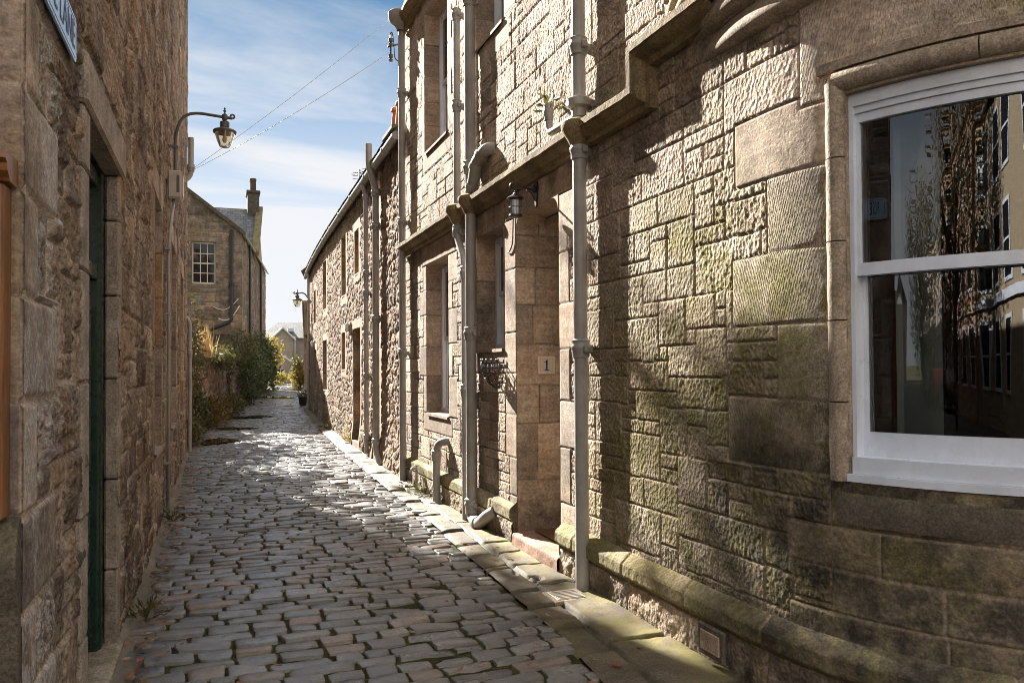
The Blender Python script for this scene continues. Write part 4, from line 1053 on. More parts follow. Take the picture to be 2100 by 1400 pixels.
# ------------------------------------------------------------------ row cottages beyond (right)
row = thing('row_cottage', 'long low sunlit rubble cottage with grey gutter following the bend of the lane', 'house', (2.9, 20, .05))
RW = [(13.45, 13.88, 3.70, 4.66), (15.72, 16.25, 3.50, 4.38), (17.65, 18.35, 3.24, 4.57), (21.85, 22.65, 3.24, 4.57), (25.55, 26.2, 3.05, 4.1)]
RG = [(17.78, 18.36, 1.58, 2.40), (21.75, 22.7, 1.02, 2.38), (25.3, 26.0, .9, 2.2)]
RD = [(15.55, 16.45, -.2, 2.41), (13.42, 13.92, -.2, 2.58)]
rop = [(a, b, c, d) for a, b, c, d in RW+RG+RD]
s = stepgrid([(YN+.02, 16, .02, .03), (16, 30, .03, .07)]); z = stepgrid([(-.1, 5.05, .02, .02)])
s = snap(s, [v for o_ in rop for v in o_[:2]]); z = snap(z, [v for o_ in rop for v in o_[2:]])
S, Zm = np.meshgrid(s, z, indexing='ij')
wx_, wz_ = S*3.4+.35*fbm(S*2, Zm*2, 81), Zm*4.6+.35*fbm(S*2+9, Zm*2, 82)
f1, f2, cid = worley(wx_, wz_, 83); e_ = f2-f1
j = 1-sstep(.03, .13, e_)
hh = .016*sstep(.02, .3, e_)+.011*fbm(S*7, Zm*7, 84, 4)+.009*fbm(S*20, Zm*20, 85, 3)-.012*np.clip(1.1-1.6*worley(S*14, Zm*14, 86)[0], 0, 1)
dout = np.full(S.shape, 9.); typ = np.zeros(S.shape)
for a, b, c, d in rop:
    dq = np.maximum(np.maximum(a-S, S-b), np.maximum(c-Zm, Zm-d)); dout = np.minimum(dout, dq)
mg = (dout < .17+.08*(vnoise(S*0+3, np.floor(Zm*2.6)*1.7, 5))) ; hh = np.where(mg, .016+.003*fbm(S*9, Zm*9, 5), hh); j = np.where(mg, 0, j); typ = np.where(mg, .8, typ)
cid = np.where(mg, .75, cid)
hh += .06*sstep(.7, -.1, Zm)*(1+.8*fbm(S*1.3, Zm*1.3, 87))
P = np.stack([H2(S), S, Zm+GZ(S)*0], -1); Nn = np.zeros_like(P); Nn[..., 0] = -1
dk = .75*sstep(1.25, .3, Zm)*sstep(-.1, .3, fbm(S*.8, Zm*.8, 88))*(S > 16.5)+.35*sstep(4.5, 4.95, Zm)
wear = np.stack([.5*sstep(.8, .1, Zm)*sstep(-.2, .3, fbm(S*1.5, Zm*2, 89)), np.clip(dk, 0, 1), 0*S, 0*S+1], -1)
relief('wall', P, Nn, hh, M_ROW, row, keepmask(s, z, rop), {'tint': np.stack([cid, j*.8, typ, 0*j+1], -1), 'wear': wear})
for k, w_ in enumerate(RW+RG+RD):
    xw = float(H2((w_[0]+w_[1])/2)); c, d = w_[2], w_[3]
    hasdoor = w_ in RD
    jj = list(np.arange(max(c, .2)+.45, d-.2, .48))
    jamb(row, 'jamb', w_[1], xw-.02, xw+.26, c, d, jj, .7, 110+k, mat=M_ROW)
    reveal_rest(row, w_, .24, xw, M_DRESS, 1, not hasdoor)
    if not hasdoor: sash_window(row, w_, .17, xw, M_CREAM if k % 2 else M_WHITE)
    else:
        q_ = MB(); q_.box(xw+.17, xw+.22, w_[0], w_[1], .12, d, .005); dq_ = q_.build('door', M_GREEN, row)
        q_ = MB(); q_.box(xw-.05, xw+.2, w_[0]-.05, w_[1]+.05, 0, .15, .012); q_.build('doorstep', M_STEP, row)
# eaves: gutter, fascia, slates
ys_ = np.linspace(11.35, 30.1, 40)
m = MB(); m.tube([(float(H2(y_))-.13, y_, 4.98-.0015*(y_-11)) for y_ in ys_], .062, 12)
for y_ in np.arange(12.2, 30, 1.8): m.tube([(float(H2(y_))-.13, y_-.03, 4.98-.0015*(y_-11)), (float(H2(y_))-.13, y_+.03, 4.98-.0015*(y_-11))], .074, 12)
m.build('gutter', M_PIPE, row, True, 50)
ux = np.linspace(0, 1, 50); A, B_ = np.meshgrid(np.linspace(11.25, 30.1, 300), ux, indexing='ij')
rowk = np.floor(B_*22); lift = .03*(B_*22-rowk)+.008*vnoise(np.floor(A*4+rowk*.5), rowk, 3)
P = np.stack([H2(A)-.17+3.2*B_, A, 5.0+2.75*B_], -1); Nn = np.zeros_like(P); Nn[..., 0] = -.65; Nn[..., 2] = .76
relief('roof', P, Nn, .05-lift, M_SLATE_S, row)
m = MB(); 
for i_ in range(len(ys_)-1):
    a, b = ys_[i_], ys_[i_+1]; xa, xb = float(H2(a)), float(H2(b))
    m.quad((xa-.16, a, 5.0), (xb-.16, b, 5.0), (xb+.02, b, 4.98), (xa+.02, a, 4.98)); 
m.build('soffit', M_DARKSTONE, row)
m = MB(); m.quad((float(H2(30))-.0, 30, -.2), (7, 30, -.2), (7, 30, 5), (float(H2(30)), 30, 5)); m.add([(float(H2(30)), 30, 5), (9, 30, 5), (6.2, 30, 7.6)], [[0, 1, 2]]); m.build('end_wall', M_DRESS, row)
m = MB(); m.prism([(3.0, 29.95, 5.0), (6.2, 29.95, 7.75), (6.2, 29.95, 8.0), (2.9, 29.95, 5.2)], (0, .25, 0)); m.build('skew_stone', M_DARKSTONE, row)
m = MB(); m.box(2.88, 3.5, 13.55, 14.35, 4.9, 5.72, .02); m.box(2.82, 3.56, 13.5, 14.4, 5.72, 5.82, .02); ch = m.build('chimney', M_DARKSTONE, row)
for y_ in (13.78, 14.15):
    m = MB(); m.lathe(3.06, y_, [(.13, 5.80), (.125, 5.85), (.10, 6.15), (.098, 6.22), (.118, 6.235), (.118, 6.28), (.10, 6.30), (.08, 6.30), (.08, 6.1)], 20); m.build('chimney_pot', M_COTTA, ch, True, 50)

# ------------------------------------------------------------------ gabled house beyond the garden (left)
gab = thing('gabled_house', 'old grey brown gabled house with white sash window above the garden wall', 'house', (1.0, 36, .3))
GX, GY, EZ, AX, AZ_ = 1.0, 36.0, 7.4, -1.65, 9.45
def roofz(x): return np.where(x > AX, EZ+(GX-x)*(AZ_-EZ)/(GX-AX), EZ+(x-(2*AX-GX))*(AZ_-EZ)/(GX-AX))
gw = (-1.0, -.05, 5.2, 6.98)
s = snap(np.arange(2*AX-GX, GX+.03, .04), gw[:2]); z = snap(np.arange(0, 9.5, .04), gw[2:])
S, Zm = np.meshgrid(s, z, indexing='ij')
gd = [(gw[0]-.22, gw[1]+.22, gw[3], gw[3]+.24, .9, .2), (gw[0]-.15, gw[1]+.15, gw[2]-.16, gw[2], .9, .4)]
for k in range(24): gd.append((GX-[.28, .5][k % 2], GX+.1, k*.33, k*.33+.33, .8, rs.rand()))
hh, tint, dd = stonework(S, Zm, -4.4, -.1, 5.7, 10, .14, .13, SZL, 33, gd, [gw], wob=.02, jw=.018, jd=.014, rock=.02, pits=.005)
k_ = keepmask(s, z, [gw]); k_ &= ((z[:-1]+z[1:])/2)[None] < roofz((s[:-1]+s[1:])/2)[:, None]+.02
P = np.stack([S, np.full(S.shape, GY), Zm], -1); Nn = np.zeros_like(P); Nn[..., 1] = -1
wear = np.stack([0*S, np.clip(.55*sstep(0, .4, fbm(S*1.2, Zm*1.4, 91))+.3*sstep(7, 9, Zm), 0, 1), 0*S, 0*S+1], -1)
relief('gable_wall', P, Nn, hh, M_FAR, gab, k_, {'tint': tint, 'wear': wear})
SIDEX = lambda y: GX+.125*(y-GY)
ang_ = math.atan(.125)
sw_ = [(37.0, 37.9, 4.9, 6.9), (39.4, 40.3, 4.9, 6.9), (42.6, 43.5, 4.9, 6.9), (46.0, 46.9, 4.9, 6.9), (37.6, 38.4, 2.6, 4.0), (40.5, 41.3, 2.6, 4.0), (44, 44.8, 2.6, 4.0)]
s = snap(np.arange(GY, 50, .06), [v for o_ in sw_ for v in o_[:2]]); z = snap(np.arange(0, EZ+.01, .05), [v for o_ in sw_ for v in o_[2:]])
S, Zm = np.meshgrid(s, z, indexing='ij')
hh, tint, dd = stonework(S, Zm, 35.8, -.1, 15, 8, .14, .13, SZL, 35, [(a-.2, b+.2, d, d+.25, .9, .3) for a, b, c, d in sw_], sw_, wob=.02, jw=.018, jd=.014, rock=.02, pits=.005)
P = np.stack([SIDEX(S), S, Zm], -1); Nn = np.zeros_like(P); Nn[..., 0] = cos(ang_); Nn[..., 1] = -sin(ang_)
relief('side_wall', P, Nn, hh, M_FAR, gab, keepmask(s, z, sw_), {'tint': tint, 'wear': np.stack([0*S, .35*sstep(0, .4, fbm(S, Zm, 95)), 0*S, 0*S+1], -1)})
def window_y(parent, w_, y, mat, cols=3, rows=4, name='window', dep=.12):
    a, b, c, d = w_; fr = MB(); t = .06; y0 = y+dep
    fr.box(a, a+t, y0, y0+.08, c, d, .006); fr.box(b-t, b, y0, y0+.08, c, d, .006); fr.box(a+t, b-t, y0+.002, y0+.078, d-t, d, .006); fr.box(a+t, b-t, y0-.03, y0+.078, c, c+t*1.4, .006)
    f_ = fr.build(name, mat, parent); sa = MB(); sa.box(a+t, b-t, y0+.01, y0+.05, (c+d)/2-.03, (c+d)/2+.03, .004)
    for q_ in range(1, cols): x_ = a+t+(b-a-2*t)*q_/cols; sa.box(x_-.017, x_+.017, y0+.02, y0+.045, c+t*1.4, d-t)
    for q_ in range(1, rows):
        if q_*2 == rows: continue
        z_ = c+t+(d-c-2*t)*q_/rows; sa.box(a+t, b-t, y0+.022, y0+.043, z_-.017, z_+.017)
    sa.build('glazing_bar', mat, f_)
    g_ = MB(); g_.quad((a+t, y0+.035, c+t), (b-t, y0+.035, c+t), (b-t, y0+.035, d-t), (a+t, y0+.035, d-t)); g_.build('pane', M_PANE, f_)
    r_ = MB(); e = .01
    r_.quad((a, y-.01, c), (a, y0+.09, c), (a, y0+.09, d), (a, y-.01, d)); r_.quad((b, y0+.09, c), (b, y-.01, c), (b, y-.01, d), (b, y0+.09, d)); r_.quad((a, y0+.09, d), (b, y0+.09, d), (b, y-.01, d), (a, y-.01, d)); r_.quad((a, y-.01, c), (b, y-.01, c), (b, y0+.09, c), (a, y0+.09, c))
    r_.build('reveal', M_DARKSTONE, f_); return f_
window_y(gab, gw, GY, M_CREAM)
for a, b, c, d in sw_:
    m = MB(); xa, xb = SIDEX(a), SIDEX(b); m.prism([(xa-.16, a, c), (xb-.16, b, c), (xb-.16, b, d), (xa-.16, a, d)], (-.05, 0, 0)); f_ = m.build('window', M_PANE, gab)
    for z0, z1 in ((c, c+.06), (d-.06, d), ((c+d)/2-.03, (c+d)/2+.03)): m = MB(); m.prism([(xa-.155, a, z0), (xb-.155, b, z0), (xb-.155, b, z1), (xa-.155, a, z1)], (.03, 0, 0)); m.build('rail', M_CREAM, f_)
    m = MB(); m.quad((xb-.2, b, c), (xb+.01, b, c), (xb+.01, b, d), (xb-.2, b, d)); m.build('reveal', M_DRESS, f_)
def slab(name, pts, th, mat, parent): m = MB(); m.prism(pts, th); return m.build(name, mat, parent)
slab('roof', [(GX+.12, GY-.06, EZ-.03), (SIDEX(50)+.12, 50, EZ-.03), (AX+.12*14, 50, AZ_+.03), (AX, GY-.06, AZ_+.03)], (0, 0, .09), M_SLATE_S, gab)
slab('roof', [(AX, GY-.06, AZ_+.031), (AX+1.7, 50, AZ_+.031), (2*AX-GX-.1, 50, EZ-.03), (2*AX-GX-.1, GY-.06, EZ-.03)], (0, 0, .09), M_SLATE_S, gab)
m = MB(); m.prism([(GX+.14, GY-.10, EZ-.10), (AX, GY-.10, AZ_-.02), (AX, GY-.10, AZ_+.16), (GX+.16, GY-.10, EZ+.08)], (0, .3, 0)); m.build('skew_stone', M_DARKSTONE, gab)
m = MB(); m.tube([(SIDEX(y_)+.12, y_, EZ-.05) for y_ in (GY-.05, 43, 50)], .06, 10); m.build('gutter', M_PIPE, gab, True)
# cross wing with its chimney
slab('roof', [(-2.2, 41.2, 7.25), (1.62, 41.2, 7.25), (2.0, 45.2, 10.15), (-2.2, 45.2, 10.15)], (0, .06, .1), M_SLATE_F, gab)
m = MB(); m.add([(1.68, 41.1, 7.2), (2.55, 49.3, 7.2), (2.1, 45.2, 10.3)], [[0, 1, 2]]); m.add([(2.55, 49.3, 7.2), (-2, 49.3, 7.2), (-2, 45.2, 10.2), (2.1, 45.2, 10.2)], [[0, 1, 2, 3]]); m.build('wing_gable', M_DRESS, gab)
m = MB(); m.prism([(1.60, 41.0, 7.15), (2.0, 45.2, 10.2), (2.0, 45.2, 10.42), (1.60, 41.0, 7.4)], (.33, -.04, 0)); m.build('skew_stone', M_STRING, gab)
m = MB(); m.box(1.52, 2.12, 44.6, 45.9, 8.9, 11.0, .02); m.box(1.46, 2.18, 44.54, 45.96, 11.0, 11.16, .03); m.box(1.53, 2.11, 44.61, 45.89, 9.5, 9.6); ch = m.build('chimney', M_DARKSTONE, gab)
for y_ in (44.9, 45.3):
    m = MB(); m.lathe(1.82, y_, [(.17, 11.14), (.16, 11.2), (.14, 11.7), (.17, 11.74), (.17, 11.84), (.13, 11.86), (.11, 11.6)], 14); m.build('chimney_pot', M_BARK if y_ < 45 else M_COTTA, ch, True, 50)

# garden wall
GWP = ([16.2, 21, 27, 34, 40, 47], [-.75, -.5, .05, .85, 1.55, 2.35])
ys = np.arange(16.3, 47, .06); zs = np.linspace(0, 1.0, 42); Y, T = np.meshgrid(ys, zs, indexing='ij')
top = 1.93+.06*fbm(Y*.5, Y*0, 3)
xg = np.interp(Y, *GWP); f1, f2, cid = worley(Y*3.2+.3*fbm(Y*2, T*4, 1), T*8, 131)
hh = .05*sstep(.0, .4, f2-f1)+.02*fbm(Y*5, T*12, 133)
P = np.stack([xg, Y, GZ(Y)-.1+T*(top-GZ(Y)*.2)], -1); Nn = np.zeros_like(P); Nn[..., 0] = 1
gwl = thing('garden_wall', 'head-high rough rubble garden wall overgrown with creepers below the gabled house', 'wall', (-.3, 25, .1))
relief('wall_face', P, Nn, hh, M_LEFT, gwl, None, {'tint': np.stack([cid, .7*(1-sstep(.03, .12, f2-f1)), 0*cid, 0*cid+1], -1), 'wear': np.stack([.5*sstep(.7, 1, T), .3+0*T, 0*T, 0*T+1], -1)})
m = MB()
for i_ in range(0, len(ys)-8, 8):
    a, b = ys[i_], ys[i_+8]; xa, xb = np.interp([a, b], *GWP); za, zb = top[i_, 0], top[i_+8, 0]
    m.prism([(xa+.06, a, za-.08), (xb+.06, b, zb-.08), (xb-.42, b, zb-.08), (xa-.42, a, za-.08)][::-1], (0, 0, .1))
m.build('coping', M_MOSSY, gwl)
shed = thing('lean_to', 'low dark roofed lean-to under the gabled house window', 'shed', (0, 35.2, .3))
m = MB(); m.box(-1.6, .75, 34.75, 35.95, 0, 2.62); m.build('wall', M_DARKSTONE, shed); m = MB(); m.prism([(-1.7, 34.6, 2.62), (.85, 34.6, 2.62), (.85, 35.97, 3.0), (-1.7, 35.97, 3.0)], (0, 0, .09)); m.build('roof', M_BLACKPIPE, shed)
m = MB(); m.tube([(-1.7, 34.55, 2.60), (.86, 34.55, 2.60)], .05, 10); m.build('gutter', M_BLACKPIPE, shed, True)

# ------------------------------------------------------------------ houses at the end of the lane
endh = thing('end_house', 'buff house with hipped slate roof closing the end of the lane', 'house', (5, 65, .6))
m = MB(); m.box(3.2, 9.5, 66.2, 73, 0, 4.1); m.box(4.0, 5.62, 64.4, 66.3, 0, 3.95); m.prism([(4.0, 64.4, 3.95), (5.62, 64.4, 3.95), (4.81, 64.4, 4.72)], (0, 2, 0)); m.build('wall', M_GREYREND, endh)
m = MB(); m.prism([(3.0, 66.0, 4.0), (9.7, 66.0, 4.0), (9.7, 69, 5.4), (4.8, 69, 5.4)], (0, .02, .08)); m.prism([(3.0, 66.0, 4.0), (4.8, 69, 5.4), (3.0, 73, 4.0)][::-1], (0, .02, .08)); m.build('roof', M_SLATE_F, endh)
m = MB(); m.prism([(3.86, 64.25, 3.84), (4.81, 64.25, 4.78), (4.81, 66.6, 4.78), (3.86, 66.6, 3.84)], (0, 0, .09)); m.prism([(5.76, 64.25, 3.84), (4.81, 64.25, 4.781), (4.81, 66.6, 4.781), (5.76, 66.6, 3.84)][::-1], (0, 0, .09)); m.build('wing_roof', M_SLATE_S, endh)
m = MB(); m.prism([(3.84, 64.2, 3.78), (4.81, 64.2, 4.74), (4.81, 64.2, 4.90), (3.8, 64.2, 3.90)], (0, .06, 0)); m.prism([(5.78, 64.2, 3.78), (4.81, 64.2, 4.741), (4.81, 64.2, 4.901), (5.82, 64.2, 3.90)][::-1], (0, .06, 0)); m.build('bargeboard', M_TRIM, endh)
m = MB(); m.box(5.4, 5.85, 66.9, 67.4, 4.6, 4.9, .02); sk = m.build('skylight', M_TRIM, endh)
m = MB(); m.quad((5.0, 67.02, 4.56), (5.35, 67.02, 4.56), (5.35, 67.5, 4.80), (5.0, 67.5, 4.80)); m.build('pane', M_TRIM, sk)
m = MB(); m.box(3.7, 5.6, 62.6, 64.38, 0, 1.85); m.prism([(3.7, 62.6, 1.85), (5.6, 62.6, 1.85), (4.55, 62.6, 2.62)], (0, 1.75, 0)); m.build('porch', M_GREYREND, endh)
m = MB(); m.prism([(5.72, 62.5, 1.74), (4.55, 62.5, 2.64), (4.55, 62.5, 2.80), (5.78, 62.5, 1.86)][::-1], (0, .1, 0)); m.prism([(3.5, 62.5, 1.74), (4.55, 62.5, 2.641), (4.55, 62.5, 2.801), (3.45, 62.5, 1.86)], (0, .1, 0)); m.build('porch_bargeboard', M_TRIM, endh)
window_y(endh, (4.15, 4.85, .7, 1.62), 62.45, M_WHITE, 2, 2, 'patio_door', .02)
m = MB(); m.tube([(5.72, 64.3, .6), (5.72, 64.3, 4.1)], .06, 10); m.build('downpipe', M_PIPE, endh, True)
bri = thing('brick_house', 'narrow sunlit brick and slate gable at far right of the lane', 'house', (4.5, 44, .3))
a = np.arange(4.4, 8.5, .04); b = np.arange(0, 5.2, .04); A, B_ = np.meshgrid(a, b, indexing='ij')
hh, tint, dd = stonework(A, B_, 4.3, -.1, 4.6, 5.6, .22, .075, [(1,1,1.)], 39, [], [], wob=.004, jw=.01, jd=.008, rock=.006, pits=.001)
P = np.stack([A, 0*A+44, B_], -1); Nn = np.zeros_like(P); Nn[..., 1] = -1
relief('wall', P, Nn, hh, M_BRICK, bri, (b[:-1] < 3.4)[None] & np.ones((len(a)-1, 1), bool), {'tint': tint, 'wear': np.stack([0*A, .3*sstep(0, .4, fbm(A, B_, 7)), 0*A, 0*A+1], -1)})
m = MB(); m.quad((4.4, 44, 0), (4.4, 44, 5.15), (5.6, 53, 5.15), (5.6, 53, 0)); m.quad((4.4, 44.0, 3.4), (8.5, 44.0, 3.4), (8.5, 44.6, 5.15), (4.4, 44.6, 5.15)); m.build('side_wall', M_STEP, bri)
m = MB(); m.prism([(4.58, 43.93, 3.36), (8.5, 43.93, 3.36), (8.5, 44.5, 5.2), (4.58, 44.5, 5.2)], (0, .02, .06)); m.build('roof', M_SLATE_F, bri)
m = MB(); m.prism([(4.34, 43.9, 3.3), (4.34, 44.55, 5.2), (4.34, 44.65, 5.32), (4.34, 43.85, 3.45)], (.26, 0, 0)); m.build('skew_stone', M_STRING, bri)
m = MB(); m.tube([(4.5, 43.88, 3.35), (8.4, 43.88, 3.35)], .06, 10); m.build('gutter', M_BLACKPIPE, bri, True)

# ------------------------------------------------------------------ drain pipes
def pipe(label, path, r, collars=(), rad=.1, mat=None, group='grey drain pipes on the right hand walls', flare=None, wall=None, name='drain_pipe', brk=1):
    base = path[0] if path[0][2] < path[-1][2] else path[-1]
    t = thing(name, label, 'pipe', base, group)
    m = MB(); m.tube(fillet(path, rad, 7), r, 20); m.build('pipe_run', mat or M_PIPE, t, True, 50)
    for (cx_, cy_, cz) in collars:
        c = MB(); R_ = r*1.32
        c.lathe(cx_, cy_, [(r, cz-.065), (R_*.93, cz-.058), (R_*.95, cz-.01), (R_*1.06, cz), (R_*1.06, cz+.022), (R_*.97, cz+.03), (R_*.97, cz+.055), (R_*1.02, cz+.06), (r, cz+.072)], 22)
        c.build('collar', mat or M_PIPE, t, True, 40)
        if wall is not None:
            b = MB(); b.box(cx_, wall+.01, cy_-.028, cy_+.028, cz-.03, cz+.03, .006)
            for s_ in (-1, 1): b.box(cx_-.012, cx_+.03, cy_+s_*(R_+.005)-.022, cy_+s_*(R_+.005)+.022, cz-.024, cz+.024, .006)
            b.build('bracket', mat or M_PIPE, t)
    return t
p1_ = pipe('nearest tall grey pipe standing to the right of the door niche', [(2.45, 5.19, -.02), (2.45, 5.19, 8.5)], .050, [(2.45, 5.19, z_) for z_ in (1.73, 3.155, 3.91, 5.7)], wall=WX)
c = MB(); c.lathe(2.45, 5.19, [(.05, 3.395), (.056, 3.40), (.056, 3.46), (.088, 3.475), (.092, 3.525), (.080, 3.535), (.078, 3.50), (.052, 3.50)], 22); c.build('collar', M_PIPE, p1_, True, 40)
pipe('fat grey soil pipe left of the small window with branch elbow above the string course', [(2.45, 7.82, .10), (2.45, 7.82, 8.5)], .056, [(2.45, 7.82, z_) for z_ in (.2, 1.95, 3.66, 5.4)], wall=WX)
br = pipe('short fat grey elbow entering the wall above the string course', [(2.45, 7.80, 3.41), (2.45, 7.70, 3.50), (2.45, 7.62, 3.66), (2.47, 7.38, 3.74), (2.56, 7.33, 3.75)], .062, [], .06)
for q0, q1 in (((2.45, 7.765, 3.44), (2.45, 7.73, 3.475)), ((2.45, 7.645, 3.61), (2.452, 7.62, 3.655)), ((2.463, 7.50, 3.705), (2.467, 7.45, 3.722))): c = MB(); c.tube([q0, q1], .073, 20); c.build('collar', M_PIPE, br, True, 50)
bs = pipe('grey bend at the foot of the fat soil pipe', [(2.45, 7.82, .16), (2.45, 7.80, .07), (2.43, 7.55, .05), (2.44, 7.33, .16), (2.50, 7.25, .22)], .058, [], .07)
for q0, q1 in (((2.433, 7.62, .055), (2.431, 7.56, .058)), ((2.45, 7.815, .14), (2.45, 7.81, .11))): c = MB(); c.tube([q0, q1], .070, 20); c.build('collar', M_PIPE, bs, True, 50)
pipe('slim grey pipe with round hopper that bends in beside the fat soil pipe', [(2.45, 8.03, -.02), (2.45, 8.03, 2.72), (2.45, 8.30, 3.02), (2.45, 8.30, 5.50)], .040, [(2.45, 8.03, z_) for z_ in (1.36, 2.60)]+[(2.45, 8.30, 3.08), (2.45, 8.30, 4.45), (2.45, 8.30, 5.45)], .1, wall=WX)
p4 = pipe('grey pipe at the far corner of the tall house running up to the cornice', [(2.45, 11.04, -.02), (2.45, 11.04, 6.5)], .048, [(2.45, 11.04, z_) for z_ in (1.81, 3.65, 5.49)], wall=WX)
c = MB(); c.lathe(2.42, 11.0, [(.05, 6.36), (.06, 6.40), (.13, 6.46), (.165, 6.52), (.168, 6.60), (.15, 6.62), (.0, 6.62)], 26); c.build('hopper', M_PIPE, p4, True, 40)
p5 = pipe('short grey standpipe bent into the wall below the sash window', [(2.44, 9.18, -.02), (2.44, 9.18, .66), (2.46, 9.05, .74), (2.56, 8.98, .74)], .046, [(2.44, 9.18, .56)], .09)
c = MB(); c.lathe(2.44, 9.18, [(.09, 0.0), (.088, .02), (.055, .03), (.05, .05)], 20); c.build('foot', M_PIPE, p5, True, 40)
pipe('thick grey vent pipe with swan neck over the cottage gutter', [(2.50, 13.3, .30), (2.50, 13.3, 4.62), (2.40, 13.3, 4.95), (2.385, 13.3, 5.06), (2.385, 13.3, 5.36)], .056, [(2.50, 13.3, z_) for z_ in (.36, 2.42, 3.98, 4.55)], .12, wall=2.59)
pipe('grey foot of the cottage vent pipe turning into the wall base', [(2.50, 13.3, .30), (2.50, 13.27, .18), (2.52, 13.1, .06), (2.56, 13.0, .02)], .058, [], .08)
pipe('slim grey cottage downpipe beside the thick vent pipe', [(2.52, 14.35, .08), (2.52, 14.35, 4.75), (2.45, 14.35, 4.94)], .043, [(2.52, 14.35, z_) for z_ in (.35, 1.45, 2.95, 3.3, 4.7)], .1, wall=2.6)
pipe('thin grey downpipe at the far end of the cottage row', [(2.93, 27.9, .12), (2.93, 27.9, 4.8), (2.90, 27.9, 4.94)], .045, [(2.93, 27.9, z_) for z_ in (1.6, 2.55, 3.9)], .08, wall=3.03)
pipe('short grey downpipe low on the far end of the brown side house', [(-.48, 16.22, .05), (-.48, 16.22, 2.5), (-.56, 16.22, 2.6)], .034, [(-.48, 16.22, 1.9)], group='pipes on the left hand house', wall=LX)
pv_ = pipe('grey vent stub with open top on the end of the brown side house', [(-.58, 15.5, 5.02), (-.50, 15.5, 5.06), (-.445, 15.5, 5.16), (-.445, 15.5, 5.80)], .050, [(-.445, 15.5, 5.25)], .08, group='pipes on the left hand house')
pipe('black downpipe slanting off across the gable of the far house', [(-.95, 35.9, 3.0), (.40, 35.9, 3.55), (.58, 35.9, 3.72), (.58, 35.9, 7.55)], .075, [(.58, 35.9, 5.2)], .1, M_BLACKPIPE, 'black pipes on the gabled house', wall=None)
pipe('first black pipe on the side wall of the gabled house', [(SIDEX(38.6)+.1, 38.6, .5), (SIDEX(38.6)+.1, 38.6, 7.3)], .06, [], .1, M_BLACKPIPE, 'black pipes on the gabled house')
pipe('farther black pipe on the side wall of the gabled house', [(SIDEX(44.9)+.1, 44.9, .5), (SIDEX(44.9)+.1, 44.9, 7.3)], .065, [], .1, M_BLACKPIPE, 'black pipes on the gabled house')
tp = thing('garden_tap', 'small grey tap pipe on the wall base beside the bent standpipe', 'tap', (2.43, 10.15, 0))
m = MB(); m.tube(fillet([(2.43, 10.15, -.01), (2.43, 10.15, .30), (2.36, 10.12, .31), (2.34, 10.11, .25)], .03), .017, 10); m.build('riser', M_PIPE, tp, True); m = MB(); m.box(2.40, 2.46, 10.135, 10.165, .33, .345, .004); m.tube([(2.43, 10.15, .30), (2.43, 10.15, .34)], .012, 8); m.build('tap_handle', M_PIPE, tp)
# trap with a seedling on the string course
tr = pipe('pale waste trap lying on the string course beside the nearest tall pipe', [(2.44, 5.22, 3.41), (2.43, 5.58, 3.415), (2.43, 5.68, 3.42), (2.43, 5.70, 3.52), (2.43, 5.70, 3.60)], .030, [(2.43, 5.70, 3.585)], .05)

# ------------------------------------------------------------------ lamps
def street_lamp(label, wx, y, sg, pole, zt, x_head, z_arm, k=1.):
    """wall lamp: wx pole x, sg +1 arm goes +X"""
    t = thing('street_lamp', label, 'street lamp', (wx, y, zt), 'swan neck street lamps')
    m = MB(); m.tube(fillet([(wx, y, zt), (wx, y, z_arm-.2*k), (wx+sg*.12*k, y, z_arm+.03*k), (x_head, y, z_arm), (x_head+sg*.085*k, y, z_arm-.005*k)], .28*k, 12), .017*k, 12)
    cur = [(x_head+sg*(.085+.022*sin(a_))*k, y, z_arm+(.017-.022*cos(a_))*k) for a_ in np.linspace(0, 1.6*pi, 12)]; m.tube(cur, .011*k, 8)
    for z_ in (zt+.28*k,): m.box(wx-sg*.10, wx+sg*.03, y-.02, y+.02, z_-.012, z_+.012)
    m.build('arm', M_LAMPMETAL, t, True, 60)
    z0 = z_arm
    m = MB(); m.lathe(x_head, y, [(r*k, z0+zz_*k) for r, zz_ in [(.0, .115), (.008, .11), (.012, .10), (.006, .085), (.018, .075), (.018, .068), (.007, .06), (.012, .04), (.03, .03), (.034, .0), (.03, -.03), (.016, -.045), (.05, -.055), (.052, -.06), (.052, -.125), (.06, -.13), (.125, -.155), (.132, -.165), (.128, -.185), (.115, -.182), (.05, -.15)]], 28); m.build('lamp_head', M_LAMPMETAL, t, True, 40)
    m = MB(); m.lathe(x_head, y, [(r*k, z0+zz_*k) for r, zz_ in [(.112, -.178), (.108, -.20), (.085, -.28), (.058, -.345), (.045, -.352), (.0, -.353)]], 28); m.build('glass_bowl', M_LAMPGLASS, t, True)
    m = MB(); m.lathe(x_head, y, [(r*k, z0+zz_*k) for r, zz_ in [(.018, -.16), (.018, -.22), (.024, -.24), (.028, -.27), (.018, -.295), (.0, -.30)]], 14); m.build('bulb', M_TILE, t, True)
    return t
street_lamp('black swan neck street lamp rising from the beige box on the left house', -.45, 9.8, 1, 0, 3.86, .082, 4.53, 1.)
street_lamp('far street lamp hung from the end of the cottage row', 3.10, 29.2, -1, 0, 3.95, 2.68, 4.28, 1.35)
jb = thing('junction_box', 'beige electrical box on the left wall under the street lamp', 'electrical box', (-.45, 9.8, 3.53))
m = MB(); m.box(-.525, -.375, 9.70, 9.98, 3.53, 3.85, .018); m.build('case', M_BOX, jb); m = MB(); m.box(-.378, -.362, 9.73, 9.95, 3.56, 3.82, .008); m.build('lid', M_BOX, jb)
m = MB(); m.box(-.43, -.40, 9.695, 9.703, 3.60, 3.79, .002); m.build('groove', M_LAMPMETAL, jb)
